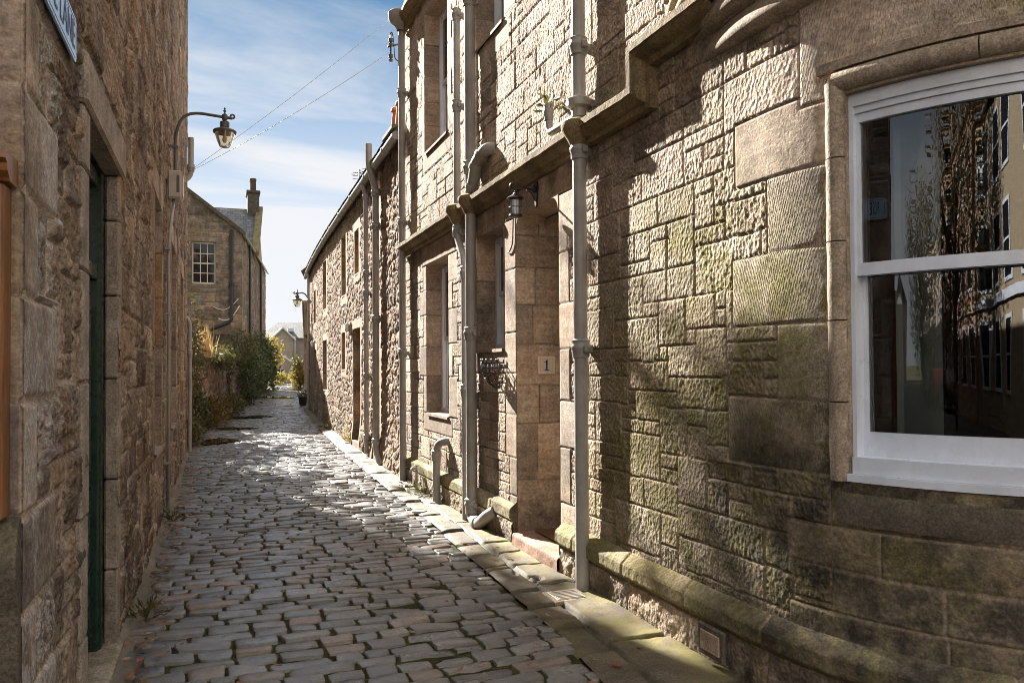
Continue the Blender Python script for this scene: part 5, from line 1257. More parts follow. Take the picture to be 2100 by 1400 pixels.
cdn = thing('conduit', 'thin grey cable conduit running down from the beige box to the gutter', 'conduit', (-.5, 9.3, 0))
m = MB(); m.tube(fillet([(-.49, 9.3, .02), (-.49, 9.3, 2.9), (-.48, 9.5, 3.2), (-.46, 9.8, 3.54)], .15), .016, 10); m.build('tube', M_PIPE, cdn, True)
for z_ in (.6, 1.4, 2.2, 2.9):
    m = MB(); m.box(-.53, -.47, 9.275, 9.325, z_-.012, z_+.012, .003); m.build('clip', M_PIPE, cdn)
# hanging wall lantern beside the door
wl = thing('wall_lantern', 'black iron wall lantern with cage hanging beside the door niche', 'lantern', (2.34, 6.2, 2.86))
lx, ly = 2.335, 6.2
m = MB(); pl_ = [(2.515, ly+y_, z_) for y_, z_ in [(-.03, 3.16), (.03, 3.16), (.045, 3.10), (.03, 3.03), (.018, 2.97), (0, 2.95), (-.018, 2.97), (-.03, 3.03), (-.045, 3.10)]]; m.prism(pl_, (.02, 0, 0)); m.tube([(2.51, ly, 3.10), (2.49, ly, 3.10)], .03, 14)
m.build('back_plate', M_IRON, wl)
m = MB(); m.tube(fillet([(2.51, ly, 3.09), (2.42, ly, 3.10), (lx-.02, ly, 3.085), (lx-.045, ly, 3.105), (lx-.035, ly, 3.135), (lx-.012, ly, 3.13)], .03, 6), .0095, 10)
m.tube(fillet([(2.51, ly, 3.0), (2.49, ly, 3.06), (2.44, ly, 3.09)], .03), .007, 8); m.tube([(lx, ly, 3.085), (lx, ly, 3.05)], .006, 8); m.build('arm', M_IRON, wl, True)
m = MB(); m.lathe(lx, ly, [(0, 3.062), (.012, 3.06), (.02, 3.045), (.045, 3.03), (.072, 3.012), (.072, 3.004), (.05, 3.006), (.0, 3.01)], 24); m.build('cap', M_IRON, wl, True, 40)
m = MB()
for k in range(6):
    a_ = 2*pi*k/6+.3; m.tube([(lx+.052*cos(a_), ly+.052*sin(a_), 3.01), (lx+.050*cos(a_), ly+.050*sin(a_), 2.865)], .0028, 6)
for z_, r_ in ((3.0, .052), (2.935, .0525), (2.868, .052)): m.tube([(lx+r_*cos(a_), ly+r_*sin(a_), z_) for a_ in np.linspace(0, 2*pi, 25)], .0036, 6, False)
m.lathe(lx, ly, [(.056, 2.868), (.056, 2.858), (.04, 2.852), (0, 2.852)], 20); m.build('cage', M_IRON, wl, True, 50)
m = MB(); m.lathe(lx, ly, [(.044, 3.0), (.044, 2.87)], 24); m.build('glass', M_CLEAR, wl, True)
m = MB(); m.lathe(lx, ly, [(.0, 3.0), (.03, 2.998), (.041, 2.985), (.041, 2.885), (.03, 2.875), (0, 2.872)], 18); m.build('bulb', M_WHITE, wl, True)
wc = thing('lantern_cable', 'short dark cable loop hanging from the lantern to the jamb', 'cable', (2.52, 6.9, 2.75))
m = MB(); m.tube(fillet([(2.515, 6.60, 3.05), (2.518, 6.74, 2.98), (2.518, 6.76, 2.72), (2.515, 6.84, 2.66), (2.52, 6.9, 2.66)], .05), .006, 8); m.build('flex', M_IRON, wc, True)
# bulkhead lamps on the cottages
for y_, z_, lb in ((16.9, 2.35, 'pale bulkhead lamp above the cottage door'), (26.3, 2.28, 'farther pale bulkhead lamp near the end of the cottages')):
    xw = float(H2(y_)); t = thing('wall_light', lb, 'wall light', (xw, y_, z_), 'bulkhead lamps on the cottages')
    m = MB(); m.box(xw-.05, xw+.02, y_-.09, y_+.09, z_-.0, z_+.22, .015); m.build('base', M_BOX, t); m = MB(); m.box(xw-.13, xw-.048, y_-.075, y_+.075, z_+.015, z_+.205, .03); m.build('diffuser', M_TILE, t, True, 60)

# ------------------------------------------------------------------ signs and small fittings
ss = thing('street_sign', 'pale blue-white ROSE LANE name plate high on the left corner', 'sign', (LX+.02, 3.08, 2.9))
m = MB(); rr_, y0, y1, z0, z1 = .025, 2.69, 3.43, 2.775, 2.943
pl_ = [(LX+.014, yc+rr_*cos(a_), zc+rr_*sin(a_)) for yc, zc, a0 in ((y1-rr_, z1-rr_, 0), (y0+rr_, z1-rr_, pi/2), (y0+rr_, z0+rr_, pi), (y1-rr_, z0+rr_, 1.5*pi)) for a_ in np.linspace(a0, a0+pi/2, 6)]
m.prism(pl_, (.008, 0, 0)); m.build('plate', M_SIGN, ss)
text('lettering', 'ROSE LANE', .150, (LX+.0235, (y0+y1)/2, (z0+z1)/2), (pi/2, 0, pi/2), M_SIGNINK, ss, .0006, sx_=.87)
m = MB()
for (a_, b_, c_, d_) in ((y0+.03, y1-.03, z1-.0145, z1-.011), (y0+.03, y1-.03, z0+.011, z0+.0145), (y0+.011, y0+.0145, z0+.03, z1-.03), (y1-.0145, y1-.011, z0+.03, z1-.03)): m.box(LX+.0222, LX+.0230, a_, b_, c_, d_)
m.build('border_line', M_SIGNINK, ss)
nt = thing('number_plate', 'cream tile bearing a blue figure 1 inside the door niche', 'number tile', (2.80, 6.69, 1.54))
m = MB(); m.box(2.722, 2.896, 6.676, 6.694, 1.538, 1.702, .004); m.build('tile', M_TILE, nt)
m = MB()
for (a_, b_, c_, d_) in ((2.748, 2.870, 1.674, 1.6755), (2.748, 2.870, 1.564, 1.5655), (2.748, 2.7495, 1.545, 1.695), (2.868, 2.8695, 1.545, 1.695), (2.778, 2.7792, 1.564, 1.675), (2.838, 2.8392, 1.564, 1.675)): m.box(a_, b_, 6.6748, 6.6758, c_, d_)
m.build('tile_line', M_PIPE, nt)
m = MB()      # the figure 1 as a flat shape with flag and foot
fx, fz = 2.809, 1.572
for pl_ in ([(-.008, .008), (.008, .008), (.010, .098), (-.006, .090)], [(-.024, .0), (.024, .0), (.020, .009), (-.020, .009)], [(-.026, .074), (-.024, .069), (-.006, .082), (.009, .0985)]): m.prism([(fx+x_, 6.6742, fz+z_) for x_, z_ in pl_], (0, .0015, 0))
m.build('numeral', M_TILEINK, nt)
pil = thing('wooden_pilaster', 'orange varnished wooden post with moulded cap at the left street corner', 'post', (-.7, 2.6, 1.19))
m = MB(); m.box(-.95, -.562, 2.585, 2.678, 1.18, 2.13, .006); m.box(-.95, -.585, 2.572, 2.588, 1.25, 2.1, .004); m.build('shaft', M_WOOD, pil)
m = MB(); m.prism([(-.95, 2.67-o, z_) for o, z_ in [(0, 2.13), (.10, 2.13), (.105, 2.14), (.125, 2.155), (.128, 2.175), (.15, 2.185), (.15, 2.20), (0, 2.21)]], (.405, 0, 0)); m.build('cap', M_WOOD, pil)
hb = thing('wire_basket', 'dark half-round wire wall basket beside the fat soil pipe', 'basket', (2.45, 7.1, 1.4))
m = MB(); cyb, czb = 7.12, 1.62
for k, (z_, r_) in enumerate(((1.645, .105), (1.60, .10), (1.55, .095), (1.50, .085), (1.45, .065), (1.42, .045))):
    m.tube([(2.515-r_*1.8*cos(a_), cyb+r_*sin(a_), z_) for a_ in np.linspace(-pi/2, pi/2, 18)], .0055 if k else .008, 6)
for a_ in np.linspace(-pi/2, pi/2, 13):
    m.tube([(2.515-r_*1.8*cos(a_), cyb+r_*sin(a_), z_) for z_, r_ in ((1.645, .105), (1.55, .095), (1.45, .065), (1.40, .02))], .0042, 6)
for k in range(11):
    a_ = -pi/2+pi*k/10; m.tube([(2.515-.105*1.8*cos(a_), cyb+.105*sin(a_), 1.645), (2.515-.105*1.8*cos(a_), cyb+.105*sin(a_), 1.685)], .006, 6)
m.build('wire_frame', M_IRON, hb, True); m = MB(); m.box(2.505, 2.522, 6.87, 7.29, 1.40, 1.70, .003); m.v = []; m.f = []; m.tube([(2.515, 7.01, 1.645), (2.515, 7.23, 1.645)], .008, 6); m.build('back_rail', M_IRON, hb, True)
m = MB()
for k in range(60):
    r_ = rs.uniform(.02, .08); a_ = rs.uniform(-1.4, 1.4); p_ = (2.51-r_*1.7*cos(a_), cyb+r_*sin(a_), rs.uniform(1.45, 1.58)); m.tube([p_, (p_[0]+rs.normal(0, .025), p_[1]+rs.normal(0, .02), p_[2]+rs.normal(0, .03))], .005, 5)
m.build('coir_lining', M_SOIL, hb)
ib = thing('cable_bracket', 'iron bracket with insulators at the far eaves of the tall house', 'bracket', (2.35, 11.26, 6.2))
m = MB(); m.tube([(2.46, 11.28, 6.28), (2.30, 11.28, 6.22)], .014, 8); m.tube([(2.345, 11.28, 6.05), (2.345, 11.28, 6.42)], .012, 8); m.tube(fillet([(2.46, 11.27, 6.02), (2.40, 11.27, 6.06), (2.38, 11.27, 6.35), (2.36, 11.27, 6.45), (2.33, 11.27, 6.40)], .04), .008, 8); m.build('arm', M_IRON, ib, True)
for z_ in (6.05, 6.28):
    m = MB(); m.lathe(2.34, 11.25, [(0, z_-.055), (.026, z_-.05), (.03, z_-.02), (.02, z_-.012), (.02, z_+.0), (.034, z_+.01), (.034, z_+.05), (0, z_+.06)], 14); m.build('insulator', M_LAMPMETAL, ib, True, 50)
def cable(label, a, b, sag, r=.004):
    t = thing('overhead_cable', label, 'cable', a, 'cables crossing the lane'); A_, B_2 = Vector(a), Vector(b)
    m = MB(); m.tube([A_*(1-f)+B_2*f-Vector((0, 0, sag*4*f*(1-f))) for f in np.linspace(0, 1, 24)], r, 6); m.build('wire', M_WIRE, t, True)
cable('upper pale cable crossing the lane from the eaves bracket', (2.34, 11.25, 6.62), (-.44, 15.5, 5.22), .05); cable('lower pale cable crossing the lane from the eaves bracket', (2.33, 11.25, 6.14), (-.44, 15.5, 5.20), .07)
ae = thing('tv_aerial', 'thin blue-grey television aerial above the cottage roof', 'aerial', (2.72, 16.0, 5.1))
m = MB(); m.tube([(2.70, 16.1, 5.0), (2.70, 16.1, 5.62)], .014, 8); m.tube([(2.64, 16.2, 5.52), (2.92, 15.7, 5.62)], .010, 6); m.build('mast', M_LAMPMETAL, ae, True)
m = MB()
for f in np.linspace(0, 1, 6): q_ = Vector((2.64, 16.2, 5.52)).lerp(Vector((2.92, 15.7, 5.62)), f); m.tube([q_+Vector((-.10, -.06, 0)), q_+Vector((.10, .06, 0))], .005, 5)
for z_ in (5.56, 5.50, 5.44): m.tube([(2.58, 16.2, z_), (2.70, 16.1, z_)], .005, 5)
m.build('element', M_LAMPMETAL, ae)
lc = thing('hanging_cable', 'pale loose cable drooping across the corner of the gabled house', 'cable', (.6, 35.9, 4.2))
m = MB(); m.tube([(.05+.85*f, 35.88, 3.75+.55*f-.30*sin(pi*f)) for f in np.linspace(0, 1, 14)], .016, 6); m.tube([(-.15+1.0*f, 35.87, 4.25+.35*f-.28*sin(pi*f)) for f in np.linspace(0, 1, 14)], .013, 6); m.build('wire', M_WIRE, lc, True)
# drain and access covers
gr = thing('drain_cover', 'square iron drain cover in a stone frame at the foot of the nearest tall pipe', 'drain cover', (2.27, 5.06, .02))
m = MB(); m.box(2.13, 2.40, 4.93, 5.19, .0, .030, .006); m.build('frame', M_DRESS, gr); m = MB(); m.box(2.16, 2.37, 4.96, 5.16, .028, .034, .003)
for k in range(6): m.box(2.175, 2.355, 4.972+k*.031, 4.986+k*.031, .033, .038, .002)
m.build('grid', M_BOX, gr)
for x_, y_, lb in ((2.10, 8.65, 'small round cover in the pavement by the bent standpipe'), (2.36, 12.2, 'small round cover in the pavement outside the cottage'), (2.2, 10.9, 'small round cover in the pavement near the far house corner')):
    t = thing('access_cover', lb, 'cover', (x_, y_, .02), 'round covers in the pavement'); m = MB(); m.lathe(x_, y_, [(.085, .0), (.085, .030), (.07, .032), (.068, .027), (.0, .027)], 24); m.build('rim', M_BOX, t, True, 40); m = MB(); m.box(x_-.03, x_+.03, y_-.012, y_+.012, .026, .031, .002); m.build('lid', M_PIPE, t)
mt = thing('door_mat', 'brown coir mat inside the door niche', 'mat', (2.85, 6.25, .14)); m = MB(); m.box(2.66, 3.1, 5.95, 6.62, .138, .158, .008); m.build('pile', M_SOIL, mt)
# ------------------------------------------------------------------ vegetation
def leaves(name, pts, size, mat, parent=None, seed=0, aspect=.5, up=.0, droop=0., tone=None):
    r = np.random.RandomState(seed); n = len(pts); pts = np.asarray(pts, float)
    d = r.normal(size=(n, 3)); d[:, 2] = d[:, 2]*(1-abs(up))+up*1.4-droop; d /= np.linalg.norm(d, axis=1)[:, None]+1e-9
    e = r.normal(size=(n, 3)); s_ = np.cross(d, e); s_ /= np.linalg.norm(s_, axis=1)[:, None]+1e-9; nn = np.cross(d, s_)
    L = size*r.uniform(.55, 1.35, (n, 1)); W = L*aspect*.5
    a = pts; b = pts+d*L*.45+s_*W+nn*L*.06; c = pts+d*L-nn*L*.12; e2 = pts+d*L*.45-s_*W+nn*L*.06
    co = np.stack([a, b, c, e2], 1).reshape(-1, 3); f = np.arange(n*4).reshape(n, 4)
    t_ = np.clip((r.rand(n) if tone is None else tone+.25*r.normal(size=n)), 0, 1)
    at = np.zeros((n, 4, 4)); at[..., 0] = t_[:, None]; at[..., 3] = 1
    return fastmesh(name, co, f, mat, parent, False, {'tint': at.reshape(-1, 4)})
def clumpy(r, n, c, rad, k, spread=.42, flat=1.):
    """points gathered in k clumps through an ellipsoid"""
    cc = r.normal(size=(k, 3)); cc /= np.linalg.norm(cc, axis=1)[:, None]; cc *= r.uniform(.25, 1., (k, 1))**.5
    w_ = cc[r.randint(k, size=n)]+r.normal(size=(n, 3))*spread*r.uniform(.4, 1, (n, 1)); l = np.linalg.norm(w_, axis=1); w_ = w_[l < 1.25]
    return np.array(c)+w_*np.array(rad)
def bush(name, label, cat, c, rad, n, size, mat, seed, group=None, k=22, stems=7, aspect=.5, up=.15, extra=None, sp=.36):
    r = np.random.RandomState(seed); t = thing(name, label, cat, (c[0], c[1], max(c[2]-rad[2], float(GZ(c[1])))), group)
    leaves('foliage', clumpy(r, n, c, rad, k, sp), size, mat, t, seed, aspect, up)
    m = MB()
    for i_ in range(stems):
        e = np.array(c)+r.normal(size=3)*np.array(rad)*.45; b_ = np.array([c[0]+r.normal()*.1*rad[0], c[1]+r.normal()*.1*rad[1], c[2]-rad[2]])
        mid = (b_+e)/2+r.normal(size=3)*.1*rad[2]; m.tube(fillet([b_, mid, e], .3*rad[2], 4), np.linspace(.02, .007, 7), 6)
    m.build('stem', M_BARK, t, True)
    if extra: leaves('flower', clumpy(r, extra[1], c, np.array(rad)*1.05, k), extra[2], extra[0], t, seed+1, .9, .1)
    return t
bush('flowering_shrub', 'tall loose shrub with pink blossom rising behind the left house corner', 'shrub', (-.66, 19.0, 2.0), (.38, .8, 1.05), 1200, .10, M_LEAF_M, 1, extra=(M_PETAL, 26, .07))
bush('shrub', 'green shrub on the garden wall under the pink blossom', 'shrub', (-.6, 20.6, 1.5), (.35, .9, .75), 1100, .09, M_LEAF_M, 2)
bush('weeds', 'leafy green weeds sprawling onto the cobbles by the largest puddle', 'plant', (-.62, 17.6, .32), (.34, .9, .34), 1300, .09, M_LEAF_M, 3, stems=5)
bush('weeds', 'dark glossy weed clump against the garden wall just beyond the largest puddle', 'plant', (-.45, 19.8, .62), (.26, .5, .45), 700, .10, M_LEAF_D, 4)
bush('weeds', 'brownish dry weeds at the middle foot of the garden wall', 'plant', (-.05, 22.6, .42), (.38, 1.5, .40), 1500, .09, M_LEAF_B, 5)
bush('weeds', 'low grey-green weeds along the far foot of the garden wall', 'plant', (.38, 26.4, .48), (.42, 2.2, .36), 1500, .10, M_LEAF_M, 6)
bush('creeper', 'green creeper trailing over the top of the garden wall', 'creeper', (.15, 26.5, 2.02), (.45, 3.2, .34), 2200, .11, M_LEAF_M, 7, k=40)
bush('creeper', 'thin strand of creeper hanging down the garden wall face', 'creeper', (.42, 28.9, 1.35), (.13, .18, .75), 350, .09, M_LEAF_D, 8, k=8, stems=2)
bush('evergreen_bush', 'big dark evergreen bush hiding the base of the gabled house', 'bush', (1.15, 33.2, 1.45), (.58, 2.0, 1.25), 3000, .14, M_LEAF_D, 9, k=46, sp=.24)
bush('evergreen_bush', 'second dark bush beyond the first against the gabled house side', 'bush', (1.70, 38.2, 1.70), (.66, 2.6, 1.5), 3300, .15, M_LEAF_D, 10, k=46, sp=.24)
bush('evergreen_bush', 'rounded dark bush at the lane bend beside the yellow tree', 'bush', (2.30, 43.5, 1.65), (.68, 2.6, 1.35), 3200, .16, M_LEAF_D, 11, k=46, sp=.24)
bush('leafy_bush', 'mid green bush with yellow specks above the garden wall end', 'bush', (.75, 31.2, 2.35), (.62, 1.6, .62), 1700, .12, M_LEAF_M, 12)
r = np.random.RandomState(13)
gs = thing('dry_grass', 'straw coloured tall grass tuft on top of the garden wall', 'grass', (-.28, 23, 1.9))
m = MB()
for i_ in range(120):
    b_ = Vector((-.30+r.normal()*.10, 23.0+r.normal()*.45, 1.93)); tp_ = b_+Vector((r.normal()*.12, r.normal()*.15, r.uniform(.35, .95))); s_ = Vector((.012, .004, 0)); mid = (b_+tp_)/2+Vector((r.normal()*.02, 0, .03))
    m.add([b_-s_, b_+s_, mid+s_*.8, tp_, mid-s_*.8], [[0, 1, 2, 3, 4]])
o_ = m.build('blade', M_STRAW, gs); a_ = o_.data.color_attributes.new('tint', 'FLOAT_COLOR', 'POINT'); a_.data.foreach_set('color', np.c_[np.repeat(r.rand(120), 5), np.zeros((600, 2)), np.ones(600)].astype(np.float32).ravel())
def tree(label, x, y, h, rad, n, size, mat, seed, z0=0., group=None, k=60, crown=.55, trunk=.16, name='autumn_tree'):
    r = np.random.RandomState(seed); t = thing(name, label, 'tree', (x, y, z0), group)
    m = MB(); zc_ = z0+h*crown
    m.tube([(x+.02*sin(i_), y+.02*cos(i_*2), z0+h*.62*i_/8) for i_ in range(9)], np.linspace(trunk, trunk*.45, 9), 12)
    for i_ in range(16):
        a_ = r.uniform(0, 2*pi); z1 = z0+h*r.uniform(.28, .6); L = rad*r.uniform(.5, .95)
        m.tube([(x, y, z1), (x+.5*L*cos(a_), y+.5*L*sin(a_), z1+.22*h*r.uniform(.4, 1)), (x+L*cos(a_), y+L*sin(a_), z1+.3*h*r.uniform(.5, 1.1))], [trunk*.4, trunk*.22, trunk*.07], 7)
    m.build('trunk', M_BARK, t, True)
    leaves('crown', clumpy(r, n, (x, y, zc_+h*.06), (rad, rad, h*.44), k, .30), size, mat, t, seed, .55, .0)
    return t
tree('small yellow-leaved tree at the bend below the end house', 3.25, 52, 3.0, .7, 1000, .16, M_LEAF_Y, 21, .4, crown=.6, trunk=.06, name='yellow_tree')
bush('yellow_bush', 'low yellow bush at the end of the cobbles by the white garden door', 'bush', (3.9, 57.5, .95), (.75, .9, .5), 900, .16, M_LEAF_Y, 22)
bush('garden_bush', 'bright green climber against the brick gable at the lane end', 'bush', (4.3, 47.2, 1.7), (.35, 1.0, .65), 1000, .14, M_LEAF_M, 23)
bush('garden_bush', 'yellow-green rounded bush in front of the brick gable', 'bush', (4.35, 46.5, 1.0), (.45, 1.0, .65), 1400, .13, M_LEAF_Y, 24)
def shade_tree(x, y, n, seed):
    r = np.random.RandomState(seed); t = thing('broad_tree', 'tall spreading tree behind the brown side house that shades the lane', 'tree', (x, y, 0))
    m = MB(); m.tube([(x, y, z_) for z_ in np.linspace(0, 15, 10)], np.linspace(.3, .06, 10), 12)
    for i_ in range(26):
        a_ = r.uniform(0, 2*pi); z1 = r.uniform(3, 14); L = float(np.interp(z1, [3, 6.5, 10, 13.7, 15.7, 18], [3.4, 4.0, 3.1, 2.4, 2.1, .6]))*.85
        m.tube([(x, y, z1), (x+.5*L*cos(a_), y+.5*L*sin(a_), z1+.5), (x+L*cos(a_), y+L*sin(a_), z1+.8)], [.10, .05, .02], 7)
    m.build('trunk', M_BARK, t, True)
    k = 120; cz_ = r.uniform(3.4, 17.6, k); ca = r.uniform(0, 2*pi, k); cr = np.interp(cz_, [3, 6.5, 10, 13.7, 15.7, 18], [3.4, 3.75, 2.85, 2.15, 1.85, .4])*r.uniform(.35, 1, k)**.5
    c_ = np.stack([x+cr*np.cos(ca), y+cr*np.sin(ca), cz_], -1)
    leaves('crown', c_[r.randint(k, size=n)]+r.normal(size=(n, 3))*[.42, .42, .45], .40, M_LEAF_D, t, seed, .55, 0.)
shade_tree(-5.5, 27.0, 11000, 25)
# small growth on the pavement edge and the pipe trap
def sprig(label, c, n, size, seed, mat, h=.12, name='weed_tuft', group='weeds at the wall foot', spread=.05):
    r = np.random.RandomState(seed); t = thing(name, label, 'plant', c, group); P_ = np.array(c)+r.normal(size=(n, 3))*[spread, spread, 0]+[0, 0, 1]*np.abs(r.normal(size=(n, 1)))*h*.5
    leaves('foliage', P_, size, mat, t, seed, .35, .55); m = MB()
    for i_ in range(max(3, n//8)): m.tube([c, tuple(P_[i_])], .0025, 5)
    m.build('stem', M_LEAF_M, t); return t
sprig('small seedling with yellow-green leaves growing from the waste trap', (2.43, 5.70, 3.60), 22, .085, 31, M_LEAF_M, .14, 'seedling', None, .03)
sprig('green weed tuft in the pavement joint beside the bent standpipe', (2.42, 9.75, .02), 40, .08, 32, M_LEAF_M, .10)
sprig('tiny weed tuft by the foot of the garden tap', (2.42, 10.45, .02), 22, .06, 33, M_LEAF_M, .06)
sprig('yellow flowering weed at the foot of the cottage wall past the door', (2.60, 16.9, .06), 40, .09, 34, M_LEAF_Y, .16)
sprig('green weeds at the cottage wall foot below the tall window', (2.70, 20.2, .08), 70, .10, 35, M_LEAF_M, .16, spread=.12)
sprig('grass tuft in the gutter by the foot of the thin conduit', (-.42, 9.0, .03), 40, .08, 36, M_LEAF_M, .08)
sprig('weed tuft in the gutter close to the green side door', (-.42, 5.6, .02), 45, .08, 37, M_LEAF_M, .08)
# dead leaves
r = np.random.RandomState(40); n = 1000
y_ = np.r_[2.2+13*r.rand(n-330)**1.3, 15+18*r.rand(330)]; x_ = np.where(y_ < 15, -.40+.06*r.normal(size=n), np.interp(y_, *XLp)+.12*np.abs(r.normal(size=n)))
a_ = r.rand(n) < .16; x_ = np.where(a_, r.uniform(-.3, 2.35, n), x_); y_ = np.where(a_, r.uniform(2.5, 10, n), y_)
lt = leaves('dead_leaves', np.stack([x_, y_, GZ(y_)+.03+.016*r.rand(n)], -1), .062, M_LITTER, None, 41, .55, 0)
co = np.empty(len(lt.data.vertices)*3, np.float32); lt.data.vertices.foreach_get('co', co); co = co.reshape(-1, 4, 3); co[:, :, 2] = co[:, :1, 2]+(co[:, :, 2]-co[:, :1, 2])*.22; lt.data.vertices.foreach_set('co', co.ravel()); tag(lt, 'scattered brown dead leaves in the gutter and on the cobbles', 'leaves', kind='stuff')
# flower pot at the end of the cottages
fp = thing('flower_pot', 'dark pot with red flowers at the far foot of the cottage row', 'flower pot', (3.05, 31.0, .19))
m = MB(); m.lathe(3.05, 31.0, [(0, .19), (.12, .19), (.17, .50), (.185, .50), (.185, .54), (.16, .54), (.15, .48), (0, .48)], 20); m.build('pot', M_RUBBER, fp, True, 40)
leaves('foliage', clumpy(r, 160, (3.05, 31, .68), (.2, .2, .2), 8), .09, M_LEAF_D, fp, 42); leaves('flower', clumpy(r, 30, (3.05, 31, .76), (.2, .2, .17), 8), .07, M_PETAL, fp, 43, .9)

# ------------------------------------------------------------------ the cross street behind the viewer, seen mirrored in the bow window
ys = np.linspace(-8.6, 1.25, 12); xs = np.linspace(-95, 25, 40); Y, X = np.meshgrid(ys, xs, indexing='ij')
P = np.stack([X, Y, 0*X-.05], -1); Nn = np.zeros_like(P); Nn[..., 2] = 1
tag(relief('cross_street', P, Nn, .01*fbm(X, Y, 3), M_ASPHALT), 'grey asphalt street across the mouth of the lane', 'road', kind='structure')
def town_house(label, x0, x1, y, face, h, mat, rows, cols, wh, roofm=M_SLATE_F, shop=None):
    t = thing('town_house', label, 'house', ((x0+x1)/2, y, 0), 'houses mirrored in the bow window'); dy = -face*7
    m = MB(); m.box(x0, x1, min(y, y+dy), max(y, y+dy), -.1, h); m.build('wall', mat, t)
    m = MB(); yb = y+dy/2; m.prism([(x0-.1, y+face*.25, h-.05), (x1+.1, y+face*.25, h-.05), (x1+.1, yb, h+2.8), (x0-.1, yb, h+2.8)], (0, 0, .12)); m.prism([(x0-.1, y+dy, h-.05), (x1+.1, y+dy, h-.05), (x1+.1, yb, h+2.8), (x0-.1, yb, h+2.8)], (0, 0, .12)); m.build('roof', roofm, t)
    for xc in (x0+.8, x1-.8):
        m = MB(); m.box(xc-.6, xc+.6, yb-.4, yb+.4, h+1.8, h+4.0, .03); c_ = m.build('chimney', mat, t)
        m = MB()
        m.lathe(xc, yb, [(.14, h+4.0), (.12, h+4.5), (.15, h+4.55), (.12, h+4.6)], 12); m.build('chimney_pot', M_COTTA, c_, True)
    for j_ in range(rows):
        for i_ in range(cols):
            xc = x0+(x1-x0)*(i_+.5)/cols; zc_ = 1.0+j_*(h-.6)/rows; a, b, c, d = xc-wh[0]/2, xc+wh[0]/2, zc_, zc_+wh[1]
            f_ = MB(); e = face
            for (u0, u1, v0, v1) in ((a-.1, a, c, d), (b, b+.1, c, d), (a-.1, b+.1, d, d+.1), (a-.1, b+.1, c-.1, c), (a, b, (c+d)/2-.03, (c+d)/2+.03)): f_.box(u0, u1, min(y, y+e*.06), max(y, y+e*.06), v0, v1)
            f_ = f_.build('window', M_WHITE, t); g_ = MB(); g_.box(a, b, y-.01, y+e*.02, c, d); g_.build('pane', M_PANE, f_)
    m = MB(); m.box(x0-.02, x1+.02, min(y, y+face*.14), max(y, y+face*.14), 3.15, 3.4); m.build('band_course', M_WHITE if shop else M_DRESS, t)
    return t
town_house('cream rendered house mirrored at the right edge of the bow window', -17, -5.5, -9, 1, 8.6, M_TAN, 3, 5, (1.1, 1.7), shop=1)
town_house('tall dark stone house mirrored beside the cream one', -4.9, 12, -9, 1, 9.6, M_GREYREND, 3, 6, (1.1, 1.8))
town_house('reddish stone house mirrored behind the big autumn tree', -34, -17.6, -9, 1, 9.4, M_STEP, 3, 7, (1.0, 1.7))
town_house('distant buff house mirrored in the middle of the bow window', -62, -34.6, -9.3, 1, 8.4, M_DRESS, 3, 9, (1.0, 1.7), shop=1)
town_house('brown terrace house mirrored down the left side of the street', -30, -9.1, 2.68, -1, 8.2, M_CORBEL, 3, 8, (1.0, 1.7))
town_house('far grey terrace house mirrored at the end of the street', -75, -30.6, 2.4, -1, 9.5, M_GREYREND, 3, 14, (1.0, 1.7))
tree('large bronze street tree mirrored at the right of the bow window', -15.5, -5.2, 11, 3.0, 14000, .17, M_LEAF_B, 51, 0, 'street trees mirrored in the bow window', crown=.5, trunk=.28)
tree('smaller bronze street tree mirrored at the middle of the bow window', -33, -4.6, 10, 3.0, 9000, .22, M_LEAF_B, 52, 0, 'street trees mirrored in the bow window', crown=.5, trunk=.25)
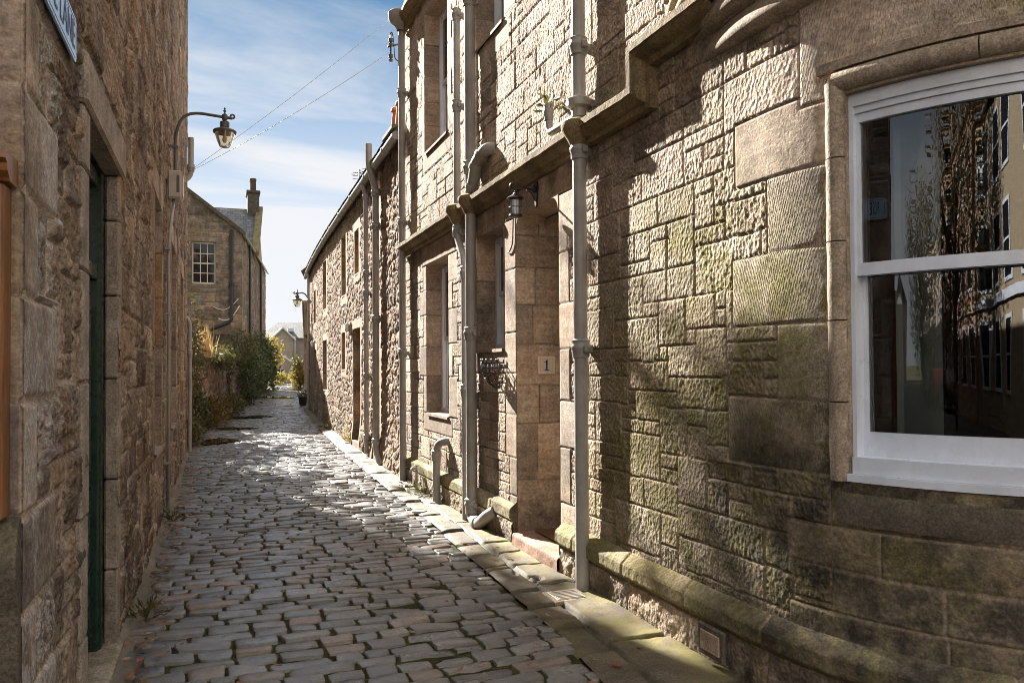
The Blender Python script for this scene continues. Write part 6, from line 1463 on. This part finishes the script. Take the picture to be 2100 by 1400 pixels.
def car(label, x, y, mat, L, W, H, van=False):
    t = thing('parked_car', label, 'car', (x, y, 0), 'parked cars mirrored in the bow window'); zb = .28
    side = [(-L/2, zb), (-L/2, .72), (-L/2+.08, .82), (-L/2+.95, .92), (-L/2+(1.0 if van else 1.5), H-.06), (-L/2+(1.2 if van else 1.9), H), (L/2-(.25 if van else .8), H), (L/2-.06, H-.35 if van else .98), (L/2, .75), (L/2, zb)]
    m = MB(); m.prism([(x+a, y-W/2, z_) for a, z_ in side], (0, W, 0)); bd = m.build('body', mat, t)
    bv = bd.modifiers.new('b', 'BEVEL'); bv.width = .07; bv.segments = 3; bv.limit_method = 'ANGLE'
    for s_ in (-1, 1):
        m = MB(); yy_ = y+s_*(W/2+.006)
        x1_ = L/2-(1.9 if van else .75); m.prism([(x-L/2+1.1, yy_, .98), (x+x1_, yy_, .98), (x+x1_-.25, yy_, H-.14), (x-L/2+(1.25 if van else 1.7), yy_, H-.14)], (0, s_*.004, 0)); m.build('side_window', M_PANE, t)
        for xo in (-L/2+.8, L/2-.8):
            m = MB(); m.tube([(x+xo, y+s_*(W/2-.16), .31), (x+xo, y+s_*(W/2+.02), .31)], .31, 22); w_ = m.build('wheel', M_RUBBER, t); m = MB(); m.tube([(x+xo, y+s_*(W/2+.018), .31), (x+xo, y+s_*(W/2+.028), .31)], .19, 18); m.build('rim', M_BOX, w_)
        m = MB(); m.box(x-L/2-.012, x-L/2+.05, y+s_*W*.36-.16, y+s_*W*.36+.16, .60, .74, .02); m.build('headlight', M_WHITE, t)
        m = MB(); m.box(x+L/2-.05, x+L/2+.012, y+s_*W*.40-.09, y+s_*W*.40+.09, .62, .86, .02); m.build('tail_light', M_RED, t)
    m = MB(); m.prism([(x-L/2+.98, y-W/2+.12, .95), (x-L/2+.98, y+W/2-.12, .95), (x-L/2+(1.03 if van else 1.52), y+W/2-.18, H-.1), (x-L/2+(1.03 if van else 1.52), y-W/2+.18, H-.1)], (-.02, 0, .012)); m.build('windscreen', M_PANE, t)
    return t
car('red parked car mirrored low in the bow window', -31.5, -6.9, M_RED, 4.1, 1.7, 1.45); car('white parked van mirrored in the middle of the bow window', -43, -6.9, M_VAN, 4.9, 1.9, 2.05, True); car('black parked car mirrored near the bow window centre', -24.5, -7.0, M_BLACKPIPE, 4.2, 1.7, 1.45)

town_house('pale house mirrored far off where the street ends', -93, -78, 2.0, 1, 7.5, M_DRESS, 3, 6, (1.0, 1.6))
